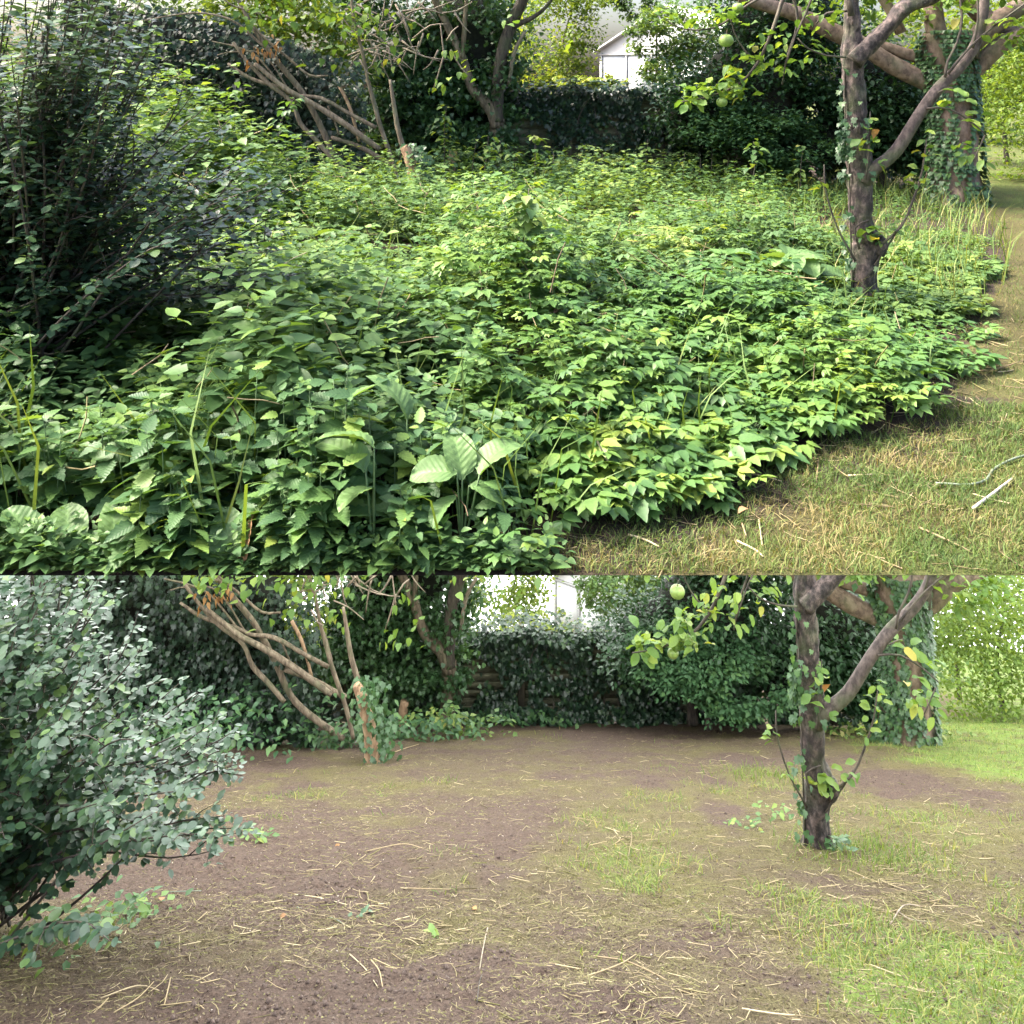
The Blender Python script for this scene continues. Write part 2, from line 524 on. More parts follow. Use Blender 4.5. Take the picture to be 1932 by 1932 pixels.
def blade_tm(w=.03, bend=.5):
    V = [(-w, 0, 0), (w, 0, 0), (-w * .7, bend * .25, .6), (w * .7, bend * .25, .6), (0, bend, .95)]
    return np.array(V, float), np.array([(0, 1, 3), (0, 3, 2), (2, 3, 4)])


def straw_tm(bend=.12, r=.012, segs=3):
    V, T = [], []
    for i in range(segs + 1):
        t = i / segs
        c = (bend * math.sin(math.pi * t), t - .5, .02 * math.sin(2.4 * math.pi * t) + r)
        for k in range(3):
            a = 2 * math.pi * k / 3
            V.append((c[0] + r * math.cos(a), c[1], c[2] + r * math.sin(a)))
    for i in range(segs):
        for k in range(3):
            a, b = i * 3 + k, i * 3 + (k + 1) % 3
            T += [(a, b, b + 3), (a, b + 3, a + 3)]
    return np.array(V, float), np.array(T)


STRAWS = [straw_tm(.0, .022, 2), straw_tm(.06, .014), straw_tm(-.035, .011, 3)]
FIBRE = (np.array([(-.03, -.5, 0), (.03, -.5, .0), (.0, .05, .07), (.06, .05, .07), (.05, .5, .02)], float), np.array([(0, 1, 3), (0, 3, 2), (2, 3, 4)]))
BLADE = blade_tm(.011, .55)


# tubes --------------------------------------------------------------------
def spline(P, R, step=.06):
    P = np.asarray([tuple(p) for p in P], float); R = np.asarray(R, float)
    Q = np.vstack([2 * P[0] - P[1], P, 2 * P[-1] - P[-2]])
    out, rad = [], []
    for i in range(len(P) - 1):
        p0, p1, p2, p3 = Q[i], Q[i + 1], Q[i + 2], Q[i + 3]
        n = max(2, int(np.linalg.norm(p2 - p1) / step))
        for k in range(n):
            t = k / n
            out.append(.5 * ((2 * p1) + (-p0 + p2) * t + (2 * p0 - 5 * p1 + 4 * p2 - p3) * t * t + (-p0 + 3 * p1 - 3 * p2 + p3) * t ** 3))
            rad.append(R[i] * (1 - t) + R[i + 1] * t)
    out.append(P[-1]); rad.append(R[-1])
    return np.array(out), np.array(rad)


def tube(P, R, sides=10, rough=.0, step=.06, freq=6.0, seed=0, ridge=0.0):
    C, r = spline(P, R, step)
    n = len(C)
    tan = np.gradient(C, axis=0); tan /= np.linalg.norm(tan, axis=1)[:, None] + 1e-9
    ref = np.array([0.3, 1, .1]) if abs(tan[0][1]) < .8 else np.array([1, 0, .2])
    V = []
    u = np.cross(tan[0], ref); u /= np.linalg.norm(u)
    s = np.concatenate([[0], np.cumsum(np.linalg.norm(np.diff(C, axis=0), axis=1))])
    for i in range(n):
        u = u - tan[i] * np.dot(u, tan[i]); u /= np.linalg.norm(u) + 1e-9
        w = np.cross(tan[i], u)
        a = np.arange(sides) / sides * 2 * math.pi
        k = np.ones(sides)
        if rough:
            k = 1 + rough * 2 * (fbm(np.cos(a) * 1.3 + seed * 7.7 + 5, np.sin(a) * 1.3 + s[i] * freq, 3) - .5)
        if ridge:
            k = k + ridge * (noise2(a * 3.2 + seed, np.full(sides, s[i] * 2.5)) - .5) * 2
        V.append(C[i] + (r[i] * k)[:, None] * (np.cos(a)[:, None] * u + np.sin(a)[:, None] * w))
    V = np.concatenate(V)
    i, j = np.meshgrid(np.arange(n - 1), np.arange(sides), indexing='ij')
    a = (i * sides + j).ravel(); b = (i * sides + (j + 1) % sides).ravel()
    T = np.concatenate([np.stack([a, b, b + sides], 1), np.stack([a, b + sides, a + sides], 1)])
    m = len(V)
    V = np.vstack([V, C[0], C[-1]])
    k = np.arange(sides)
    T = np.vstack([T, np.stack([(k + 1) % sides, k, np.full(sides, m)], 1),
                   np.stack([(n - 1) * sides + k, (n - 1) * sides + (k + 1) % sides, np.full(sides, m + 1)], 1)])
    return V, T


def tube_part(name, P, R, mat, parent, sides=8, **kw):
    V, T = tube(P, R, sides, **kw)
    V = V - np.asarray(parent_world(parent), float) if parent is not None else V
    return obj(name, mesh_from(name, V, T, smooth=True), mat, parent)


def px_tube(name, pts, y, mat, parent, sides=8, thin=1.0, **kw):
    """a tube through frame points (u, v, radius in frame units[, dy])"""
    P = [at(p[0], p[1], y + (p[3] if len(p) > 3 else 0)) for p in pts]
    R = [p[2] / F * y * thin for p in pts]
    return tube_part(name, P, R, mat, parent, sides, **kw)


SHARED = {}


def leaf_mesh(key, tm, mat):
    if key not in SHARED:
        me = mesh_from(key, tm[0], tm[1], smooth=True); me.materials.append(M[mat]); SHARED[key] = me
    return SHARED[key]


def place_leaf(me, name, pos, yaw, pitch, roll, sc, parent):
    o = bpy.data.objects.new(name, me)
    COL.objects.link(o)
    o.parent = parent
    R = rots(yaw, pitch, roll)[0]
    m = Matrix([list(r) for r in R]).to_4x4()
    o.matrix_basis = Matrix.Translation(Vector(pos)) @ m @ Matrix.Diagonal((sc, sc, sc, 1))
    return o


def U(a, b, n=None): return rng.uniform(a, b, n)


# ================================================================== SETTING
def grid_mesh(xs, ys, hfun, turf, z0=0):
    X, Y = np.meshgrid(xs, ys)
    Z = hfun(X, Y)
    V = np.stack([X.ravel(), Y.ravel(), Z.ravel()], 1)
    ny, nx = X.shape
    i, j = np.meshgrid(np.arange(ny - 1), np.arange(nx - 1), indexing='ij')
    a = (i * nx + j).ravel()
    T = np.concatenate([np.stack([a, a + 1, a + nx + 1], 1), np.stack([a, a + nx + 1, a + nx], 1)])
    return V, T, turf(X.ravel(), Y.ravel())


# bed edge of the upper garden, from the terrace lip round to the big tree
EDGE = [gnd(u, v) for u, v in [(960, 1085), (1130, 1020), (1290, 965), (1480, 885), (1680, 835), (1800, 795), (1845, 760), (1860, 752), (1960, 742)]]
EDGE_X = np.array([p.x for p in EDGE]); EDGE_Y = np.array([p.y for p in EDGE])


def bed_depth(x, y):
    """positive inside the overgrown bed: metres behind its edge"""
    ye = np.interp(x, EDGE_X, EDGE_Y, left=0, right=EDGE_Y[-1] + .1)
    xr = np.interp(y, [2.8, 3.9, 4.17, 4.6, 5.12, 5.79, 6.65, 8.3, 10.2, 12, 14], [1.8, 1.92, 2.05, 2.28, 2.58, 3.0, 3.6, 4.65, 5.5, 6.2, 6.6])
    return np.minimum(np.asarray(y) - ye, (xr - np.asarray(x)) * .9)


def up_h(X, Y):
    b = np.clip(bed_depth(X, Y) * 2, 0, 1)
    lip = np.clip((Y - LIP) * 2.5, 0, 1)
    return lip * ((fbm(X * 1.3, Y * 1.3) - .5) * .07 + (fbm(X * 9, Y * 9, 3) - .5) * .02)


def up_turf(X, Y):
    d = bed_depth(X, Y)
    far = np.clip((Y - 11.2) * 1.2, 0, 1) * np.clip((X - 6) * 1, 0, 1)
    return np.clip(np.where(d < 0, .85 - np.clip(.4 + d, 0, .4) * np.where(Y < 4.5, 1.9, .5), .1) + far, 0, 1)


ys = np.concatenate([np.linspace(LIP, 6.5, 150), np.linspace(6.6, 16, 90), np.linspace(16.5, 70, 30)])
xs = np.concatenate([np.linspace(-32, -6.2, 20), np.linspace(-6, 8, 260), np.linspace(8.3, 32, 20)])
V, T, tf = grid_mesh(xs, ys, up_h, up_turf)
o = obj('ground', mesh_from('ground', V, T, smooth=True, attrs={'turf': tf}), 'ground_up')
o['kind'] = 'structure'; o['label'] = 'dark soil and mown lawn of the upper overgrown garden'; o['category'] = 'ground'
# its earth, a thin terrace slab with a sharp front lip
n = 2
V = np.array([(-32, LIP, -.001), (32, LIP, -.001), (32, 70, -.09), (-32, 70, -.09), (-32, LIP + .5, -.09), (32, LIP + .5, -.09)], float)
o = obj('terrace', mesh_from('terrace', V, np.array([(0, 4, 5), (0, 5, 1), (4, 3, 2), (4, 2, 5)])), 'clod')
o['kind'] = 'structure'; o['label'] = 'earth under the upper overgrown garden'; o['category'] = 'terrace'

# ---- lower garden: a cleared bank falling away from the viewer
LOW_TURF = [(1932, 1860, .55), (1800, 1850, .45), (1932, 1700, .35), (1900, 1560, .5), (1930, 1440, 1.0), (1850, 1380, .9), (1215, 1560, .33), (1195, 1640, .3), (1240, 1500, .24), (1620, 1605, .3), (1430, 1465, .25),
            (600, 1460, .25), (950, 1420, .2), (1700, 1830, .3), (1200, 1850, .22), (1500, 1750, .2), (820, 1800, .18)]


def low_turf(X, Y):
    t = .34 + (fbm(np.asarray(X) * .7 + 11, np.asarray(Y) * .7, 3) - .5) * .7 - .25 * np.exp(-((np.asarray(X) + .9) / 1.2) ** 2 - ((np.asarray(Y) - 3.7) / .9) ** 2)
    for u, v, s in LOW_TURF:
        p = lowg(u, v)
        rx, ry = (.10 if s < .45 else .16) * p.y, (.18 if s < .45 else .16) * p.y
        t = t + s * np.exp(-((X - p.x) / rx) ** 2 - ((Y - p.y) / ry) ** 2)
    e = np.interp(Y, [3.4, 4.5, 6, 8, 10, 12, 20], [2.15, 2.75, 3.75, 4.9, 5.7, 6.1, 9])
    t = t + np.clip((X - e) * 1.6, 0, .9)
    return np.clip(t - .4 * bare(X, Y), 0, 1)


def bare(X, Y):
    """freshly dug tracks and patches without litter"""
    b = 0
    for u, v, ru, rv in [(1400, 1432, 45, 14), (1335, 1470, 45, 16), (1345, 1520, 35, 30), (1370, 1560, 25, 22), (1240, 1478, 40, 14), (560, 1480, 60, 18), (600, 1690, 80, 30), (700, 1860, 120, 40), (480, 1930, 160, 40), (1530, 1870, 60, 30), (1700, 1470, 60, 14), (900, 1810, 60, 25), (930, 1590, 60, 25), (400, 1620, 80, 20), (1640, 1780, 60, 16)]:
        p = lowg(u, v)
        b = b + np.exp(-((X - p.x) / (ru / F * p.y)) ** 2 - ((Y - p.y) / (rv / (v - HA - DV) * p.y)) ** 2)
    return np.clip(b + (fbm(np.asarray(X) * 1.1 + 90, np.asarray(Y) * 1.1, 4) - .5) * 1.3, 0, 1)


def low_rel(X, Y):
    return (fbm(X * 1.1 + 31, Y * 1.1) - .5) * .07 + (fbm(X * 6, Y * 6 + 9, 4) - .5) * .065 + (fbm(X * 21, Y * 21, 2) - .5) * .032


def low_h(X, Y):
    return -SLOPE * Y + low_rel(X, Y)


ys = np.concatenate([np.linspace(-1.2, 3.2, 20), np.linspace(3.25, 6.5, 260), np.linspace(6.52, 11, 130), np.linspace(11.1, 17, 50), np.linspace(18, 62, 20)])
xs = np.concatenate([np.linspace(-28, -5.6, 20), np.linspace(-5.5, 7, 420), np.linspace(7.2, 28, 20)])
V, T, tf = grid_mesh(xs, ys, low_h, low_turf)
o = obj('soil', mesh_from('soil', V, T, smooth=True, attrs={'turf': tf}), 'ground_low')
o['kind'] = 'structure'; o['label'] = 'bare raked brown soil of the cleared lower garden'; o['category'] = 'ground'

# ---- a glowing sky box added under the terrace to light the lower garden
m, nt, nd, ln, bs = new_mat('sky_box_glow')
em = nd.new('ShaderNodeEmission'); em.inputs[0].default_value = (.97, .99, .96, 1); em.inputs[1].default_value = SKY_LOW
ln.new(em.outputs[0], nd['Material Output'].inputs['Surface'])
M['sky'] = m
zt, zb, x0, x1, y0, y1 = -.13, -42, -27, 27, LIP + .5, 61
V = np.array([(x0, y0, zt), (x1, y0, zt), (x1, y1, zt), (x0, y1, zt), (x0, y0, zb), (x1, y0, zb), (x1, y1, zb), (x0, y1, zb), (x0, LIP + .012, -.005), (x1, LIP + .012, -.005)], float)
T = np.array([(0, 1, 2), (0, 2, 3), (3, 2, 6), (3, 6, 7), (0, 3, 7), (0, 7, 4), (1, 5, 6), (1, 6, 2), (8, 9, 1), (8, 1, 0)])
o = obj('sky', mesh_from('sky', V, T), 'sky')
o['kind'] = 'structure'; o['label'] = 'white glowing sky box added over and behind the lower garden'; o['category'] = 'sky'

UP, DOWN = 'in the upper overgrown garden', 'in the lower cleared garden'
CLONES = []                              # (root, distance, label for the lower garden)


def both(root, y0, text, cat, group=None):
    """label a thing of the upper garden and remember to set its twin in the lower one"""
    tag(root, text + ' ' + UP, cat, group)
    CLONES.append((root, y0, text + ' ' + DOWN, group))


# ================================================================== FENCE AND IVY
YF = 14.0
PPM = F / YF
fence = empty('garden_fence', (0.9, YF + .05, 0))
fx0 = at(620, 200, YF).x
bV = np.array([(-.9, -.012, -.065), (.9, -.012, -.065), (.9, .0, .075), (-.9, .0, .075), (-.9, .014, -.065), (.9, .014, -.065), (.9, .014, .075), (-.9, .014, .075)], float)
bT = np.array([(0, 1, 2), (0, 2, 3), (5, 4, 7), (5, 7, 6), (3, 2, 6), (3, 6, 7), (1, 0, 4), (1, 4, 5), (0, 3, 7), (0, 7, 4), (1, 5, 6), (1, 6, 2)])
bme = mesh_from('board', bV, bT); bme.materials.append(M['board'])
pV = bV.copy(); pV[:, 0] *= .05 / .9; pV[:, 1] = np.where(bV[:, 1] > .005, .06, -.04); pV[:, 2] = np.where(bV[:, 2] > 0, 1.5, 0)
pme = mesh_from('post', pV, bT); pme.materials.append(M['post'])
for p in range(4):
    px = fx0 + .95 + p * 1.9
    for k in range(11):
        b = bpy.data.objects.new('board', bme); COL.objects.link(b); b.parent = fence
        b.location = (px - .9, U(-.004, .004), .05 + k * .128); b.rotation_euler = (0, U(-.006, .006), 0)
    b = bpy.data.objects.new('post', pme); COL.objects.link(b); b.parent = fence; b.location = (px - .9 - .95, 0, 0)
both(fence, YF, 'greenish lapped board fence showing through the dark ivy', 'fence')


def ivy_sheet(bag, x0, x1, z0, z1, y, n, holes=(), size=(.05, .085), thick=.12, face=-1, ax='x', topfat=.0):
    a = U(x0, x1, n); z = z0 + (z1 - z0) * U(0, 1, n) ** .85
    keep = np.ones(n, bool)
    for (hx, hz, rx, rz) in holes:
        keep &= ((a - hx) / rx) ** 2 + ((z - hz) / rz) ** 2 + (noise2(a * 9, z * 9) - .5) * 1.2 > 1
    keep &= fbm(a * 2.1 + 40, z * 2.4, 4) + U(-.05, .05, len(a)) + .25 * np.clip((z - 1.1) * 2, 0, 1) > .385
    a, z = a[keep], z[keep]; n = len(a)
    bulge = np.clip(fbm(a * 1.9, z * 2.6 + 4, 4) - .25, 0, 1) * thick * 4.2 + topfat * np.clip((z - z0) / (z1 - z0), 0, 1) ** 4
    d = y - bulge * U(.45, 1.1, n)
    z = z + (fbm(a * 1.5, a * 0 + 3) - .5) * .25 * np.clip((z - z0) / (z1 - z0), 0, 1)
    pos = np.stack([a, d, z], 1)
    bag.add(IVY, pos, math.pi + U(-.9, .9, n), U(-1.35, -.35, n), U(-.5, .5, n), U(*size, n), U(0, 1, n))


ivy = empty('ivy_cover', at(1080, 300, YF))
bag = Bag()
hole = [(at(975, 0, YF).x, 1.6 - (268 - HA) / PPM, .16, .36), (at(1078, 0, YF).x, 1.6 - (285 - HA) / PPM, .1, .24)]
ivy_sheet(bag, at(640, 0, YF).x, at(1640, 0, YF).x, -.02, 1.5, YF, 14500, hole)
ivy_sheet(bag, at(640, 0, YF).x, at(1640, 0, YF).x, 1.15, 1.55, YF, 3000, (), (.05, .09), .16, topfat=.25)
ivy_sheet(bag, at(1000, 0, YF).x, at(1780, 0, YF).x, -.02, .35, YF - .1, 2600, (), (.05, .09), .2)
n = 1600                                  # the crest, leaves lying on top of the fence
a = U(at(845, 0, YF).x, at(1700, 0, YF).x, n)
bag.add(IVY, np.stack([a, YF - .1 + U(-.25, .3, n), 1.52 + (fbm(a * 1.5, a * 0 + 3) - .5) * .25 + U(-.06, .12, n)], 1), U(0, 6.28, n), U(-.6, .5, n), U(-.4, .4, n), U(.05, .09, n), U(.4, 1, n))
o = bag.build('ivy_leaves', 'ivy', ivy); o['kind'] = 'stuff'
for k in range(14):
    xx = U(at(860, 0, YF).x, at(1500, 0, YF).x)
    tube_part('vine_stem', [(xx, YF - .04, 0), (xx + U(-.1, .1), YF - .05, .5), (xx + U(-.2, .2), YF - .05, 1.0), (xx + U(-.3, .3), YF - .05, 1.45)], [.016, .012, .009, .005], 'twig', ivy, 5)
both(ivy, YF, 'dark ivy hanging over the far garden fence', 'ivy')

# ivy-smothered bank on the left, and the ivy thicket round the middle trees
YB = 11.6
bank = empty('ivy_bank', at(390, 330, YB))
bag = Bag()
n = 9500
uu = U(150, 690, n); top = np.interp(uu, [150, 230, 300, 420, 520, 690], [-60, 8, 10, 30, 60, 120]) + (fbm(uu / 60, uu * 0) - .5) * 40
vv = top + (400 - top) * U(0, 1, n) ** .9
dd = YB + .5 - fbm(uu / 70, vv / 55) * 1.1 + U(-.2, .15, n)
P = np.stack([(uu - CX) / F * dd, dd, EYE - (vv - HA) / F * dd], 1)
P = P[P[:, 2] > .02]; n = len(P)
bag.add(IVY, P, math.pi + U(-1, 1, n), U(-1.4, -.3, n), U(-.5, .5, n), U(.05, .085, n), U(0, .9, n))
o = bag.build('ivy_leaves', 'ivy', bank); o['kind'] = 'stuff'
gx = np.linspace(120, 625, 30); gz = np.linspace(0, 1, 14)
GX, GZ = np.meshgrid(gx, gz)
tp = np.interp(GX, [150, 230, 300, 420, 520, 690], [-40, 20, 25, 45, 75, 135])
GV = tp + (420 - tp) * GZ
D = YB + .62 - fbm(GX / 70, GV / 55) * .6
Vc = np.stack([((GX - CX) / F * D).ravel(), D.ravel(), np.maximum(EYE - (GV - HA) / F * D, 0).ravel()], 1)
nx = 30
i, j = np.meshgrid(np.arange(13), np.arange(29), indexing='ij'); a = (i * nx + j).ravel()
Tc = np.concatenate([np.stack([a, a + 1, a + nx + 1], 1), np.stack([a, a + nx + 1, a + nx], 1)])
obj('shade_fill', mesh_from('shade_fill', Vc - np.asarray(bank.location), Tc, smooth=True), 'core', bank)  # dark sheet behind the leaves, standing in for deep shade
both(bank, YB, 'tall dark bank smothered in ivy behind the shrub', 'ivy')


# ================================================================== BUSHES AND TREES BEHIND
def crown_bag(blobs, n, leaf, size, droop=(-.9, .3), clump=.22, clumps=60, tint=(0, 1), face=True):
    """leaves gathered in clumps through a few ellipsoids; blobs: (centre, radii)"""
    bag = Bag()
    w = np.array([r[0] * r[2] for c, r in blobs]); w = w / w.sum()
    for (c, r), k in zip(blobs, w):
        m = max(20, int(n * k)); cn = max(6, int(clumps * k))
        d = rng.normal(size=(cn, 3)); d /= np.linalg.norm(d, axis=1)[:, None]
        rad = U(.25, 1, cn) ** .45
        if face: d[:, 1] = np.where(d[:, 1] > .35, -d[:, 1], d[:, 1])
        cc = np.asarray(c) + d * rad[:, None] * np.asarray(r)
        ix = rng.integers(0, cn, m)
        off = rng.normal(size=(m, 3)) * np.asarray(r).min() * clump * np.array([1.2, 1.2, .75])
        P = cc[ix] + off
        ct = U(0, .45, cn)
        ok = P[:, 2] > .03
        P, ix = P[ok], ix[ok]; m = len(P)
        t = np.clip(tint[0] + (tint[1] - tint[0]) * (ct[ix] + U(0, .55, m)), 0, .999)
        bag.add(leaf, P, U(0, 6.28, m), U(*droop, m), U(-.5, .5, m), U(size[0], size[1], m), t)
    return bag


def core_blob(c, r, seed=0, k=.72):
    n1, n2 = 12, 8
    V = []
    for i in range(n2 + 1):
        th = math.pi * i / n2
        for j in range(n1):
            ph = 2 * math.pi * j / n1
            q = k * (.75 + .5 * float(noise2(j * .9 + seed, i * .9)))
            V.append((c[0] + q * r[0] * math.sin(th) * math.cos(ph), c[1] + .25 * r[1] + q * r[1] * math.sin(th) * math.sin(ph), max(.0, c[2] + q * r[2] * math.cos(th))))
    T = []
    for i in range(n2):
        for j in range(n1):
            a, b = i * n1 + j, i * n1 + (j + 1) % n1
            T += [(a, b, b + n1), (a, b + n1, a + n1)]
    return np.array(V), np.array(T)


def bush(name, blobs, n, mat, leaf, size, label, cat, y0, core=True, trunk=True, **kw):
    """blobs in frame units: (u, v, y, ru, rv, ry metres)"""
    B = []
    for (u, v, y, ru, rv, ry) in blobs:
        c = at(u, v, y); B.append(((c.x, c.y, c.z), (ru / F * y, ry, rv / F * y)))
    cx = sum(b[0][0] for b in B) / len(B)
    root = empty(name, (cx, y0, 0))
    o = crown_bag(B, n, leaf, size, **kw).build('crown', mat, root); o['kind'] = 'stuff'
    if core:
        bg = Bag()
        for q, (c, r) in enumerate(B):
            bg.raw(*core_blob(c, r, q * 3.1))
        bg.build('shade_fill', 'core', root)  # dark blobs painted as the shade within the crown
    if trunk:
        zt = max(b[0][2] for b in B)
        for k in range(3 if core else 1):
            x = cx + U(-.3, .3)
            tube_part('trunk', [(x, y0 + .1, 0), (x + U(-.1, .1), y0 + .15, zt * .4), (x + U(-.3, .3), y0 + .1, zt * .9)], [.07, .055, .03] if core else [.05, .03, .015], 'twig', root, 7)
    both(root, y0, label, cat)
    return root


bush('evergreen_bush', [(1420, 170, 13.4, 150, 110, .7), (1340, 200, 13.3, 110, 80, .6), (1480, 60, 13.6, 150, 100, .8)], 10000, 'bush_dark', LEAF2, (.07, .11), 'big dark evergreen bush beyond the hanging apples', 'bush', 13.3, clumps=130)
o = crown_bag([((2.6, 12.9, 4.2), (1.7, 1.5, .8)), ((5.0, 13.0, 4.2), (1.6, 1.5, .8))], 3600, LEAF2, (.12, .2), (-.6, .3), .3, 80, face=False).build('unseen_shade_crown', 'bush_mid', bpy.data.objects['evergreen_bush']); o['kind'] = 'stuff'  # unseen crown above the frame, added to shade the ivy below
bush('spreading_bush', [(1420, 245, 12.7, 130, 45, .5), (1340, 215, 12.9, 80, 35, .4), (1490, 285, 12.5, 95, 40, .4)], 5200, 'bush_mid', LEAF2, (.06, .10), 'layered blue green bush spreading low before the fence', 'bush', 12.6, clumps=110, droop=(-.45, .15), clump=.2, core=False)
bush('laurel_bush', [(1660, 200, 13.4, 130, 130, .7), (1730, 260, 13.2, 90, 90, .5), (1580, 270, 13.4, 90, 80, .5)], 9500, 'bush_dark', LEAF2, (.07, .12), 'dark laurel bush between the apple trunk and the ivy trunk', 'bush', 13.3, clumps=120)
bush('sunlit_hedge', [(1915, 270, 14.6, 70, 80, .6), (1990, 190, 15.0, 80, 110, .8), (2080, 260, 14.6, 90, 110, .9), (1860, 180, 15.4, 60, 90, .5), (1930, 120, 15.6, 60, 60, .5)], 9500, 'tree_lit', LEAF2, (.06, .10), 'sunlit green hedge at the edge of the lawn', 'hedge', 14.8, clumps=110, tint=(0, .8), clump=.3, core=False)
bush('yellow_tree', [(1900, 90, 17.5, 130, 110, 1.2), (2030, 50, 17.5, 120, 120, 1.2), (1760, 30, 18, 110, 90, 1)], 8000, 'tree_lit', LEAF2, (.09, .14), 'yellow green tree glowing behind the thick limbs', 'tree', 17.5, core=False, clumps=120)
bush('hazel_bush', [(560, 60, 12.6, 130, 70, .6), (480, 20, 12.9, 120, 60, .6), (640, 130, 12.6, 70, 70, .5)], 3600, 'tree_lit', LEAF2, (.08, .13), 'bright yellow green hazel behind the leaning stems', 'bush', 12.7, core=False, clumps=90)
bush('light_tree', [(1050, 60, 17, 72, 110, .8), (1010, 130, 16.5, 60, 50, .6), (1090, 5, 17.3, 70, 40, .6), (1085, 110, 17, 35, 45, .4)], 5200, 'tree_lit', LEAF2, (.07, .11), 'airy yellow green tree beside the white glasshouse', 'tree', 17, core=False, clumps=100)
bush('flowering_shrub', [(1140, 158, 15.6, 60, 16, .4), (1085, 160, 15.6, 60, 18, .4)], 1100, 'tree_lit', LEAF2, (.07, .10), 'low yellow shrub peeping over the ivied fence', 'shrub', 15.6, core=False, clumps=40, tint=(.4, 1))
bush('pale_tree', [(1262, 80, 18.5, 55, 75, .7), (1320, 60, 18.5, 60, 70, .7), (1245, 140, 17.5, 45, 30, .5), (1190, 12, 18.5, 75, 30, .5), (1225, 60, 18, 40, 60, .5)], 7600, 'tree_pale', LEAF2, (.07, .12), 'pale loose tree half hiding the white glasshouse', 'tree', 18.3, core=False, clumps=70)
for k, (u, v, ru, rv, nn, mt, lab) in enumerate([
        (-60, 0, 260, 170, 3200, 'tree_pale', 'tall pale green tree at the far corner behind the shrub'),
        (330, -90, 260, 130, 3000, 'tree_pale', 'tall leafy tree rising beyond the ivy bank'),
        (780, -40, 260, 190, 4200, 'bush_mid', 'tall green tree beyond the ivied trunks'),
        (1420, -30, 150, 150, 3200, 'bush_mid', 'tall green tree beyond the dark evergreen bush'),
        (1700, 80, 190, 190, 3800, 'tree_pale', 'tall pale tree standing beyond the laurel'),
        (2150, 60, 240, 230, 3000, 'tree_lit', 'tall sunlit tree beyond the edge of the lawn')]):
    bush('garden_tree', [(u, v, 24 + k * .3, ru, rv, 2.0), (u + ru * .4, v + rv * .6, 23.6 + k * .3, ru * .7, rv * .6, 1.5)], nn, mt, LEAF2, (.16, .26), lab, 'tree', 24, core=False, clumps=70)

# ivied thicket in the middle
thick = empty('ivied_tree', at(838, 345, 13.5))
o = crown_bag([(tuple(at(u, v, y)), (ru / F * y, ry, rv / F * y)) for u, v, y, ru, rv, ry in
               [(800, 150, 13.6, 95, 150, .35), (740, 200, 13.5, 60, 95, .3), (880, 80, 13.7, 110, 130, .4), (935, 200, 13.5, 45, 110, .3), (690, 60, 13.8, 90, 90, .4), (860, 250, 13.5, 70, 60, .3)]],
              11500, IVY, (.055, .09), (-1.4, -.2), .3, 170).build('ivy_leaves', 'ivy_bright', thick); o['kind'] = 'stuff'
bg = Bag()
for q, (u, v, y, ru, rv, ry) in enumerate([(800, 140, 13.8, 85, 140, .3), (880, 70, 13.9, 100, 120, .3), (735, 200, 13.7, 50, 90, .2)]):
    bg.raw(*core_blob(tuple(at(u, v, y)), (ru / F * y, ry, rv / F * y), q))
bg.build('shade_fill', 'core', thick)  # dark filling in place of shade among the ivy leaves
px_tube('trunk', [(930, 372, 17), (935, 320, 15), (938, 270, 14), (938, 224, 14)], 13.4, 'bark_lean', thick, 10, rough=.2)
px_tube('branch', [(938, 240, 12), (925, 205, 12), (892, 168, 10), (872, 110, 9), (850, 60, 8), (825, 10, 7), (800, -50, 6)], 13.35, 'bark_lean', thick, 8, rough=.12)
px_tube('branch', [(938, 230, 12), (940, 150, 12), (950, 90, 12), (968, 40, 12), (990, -10, 11), (1010, -70, 9)], 13.35, 'twig', thick, 8, rough=.12)
px_tube('branch', [(872, 110, 5), (876, 60, 5), (880, 0, 4), (885, -50, 4)], 13.3, 'bark_lean', thick, 6)
px_tube('branch', [(968, 50, 6), (1010, 30, 4), (1040, 0, 3), (1050, -40, 3)], 13.3, 'twig', thick, 6)
px_tube('branch', [(960, 160, 4), (970, 100, 4), (990, 60, 3)], 13.3, 'dead_twig', thick, 6)
px_tube('trunk', [(852, 345, 9), (852, 310, 9), (856, 285, 8)], 13.2, 'bark_pale', thick, 8, rough=.2)
o = crown_bag([((-2.6, 12.6, 4.3), (2.3, 1.7, .8)), ((.2, 12.7, 4.2), (1.9, 1.5, .8)), ((-5.2, 11.6, 4.3), (1.6, 1.4, .8))], 5200, LEAF2, (.12, .2), (-.6, .3), .3, 110, face=False).build('crown', 'tree_pale', thick); o['kind'] = 'stuff'  # overhead crown out of view, added to darken the fence ivy
both(thick, 13.5, 'forked tree wrapped in ivy by the fence corner', 'tree')

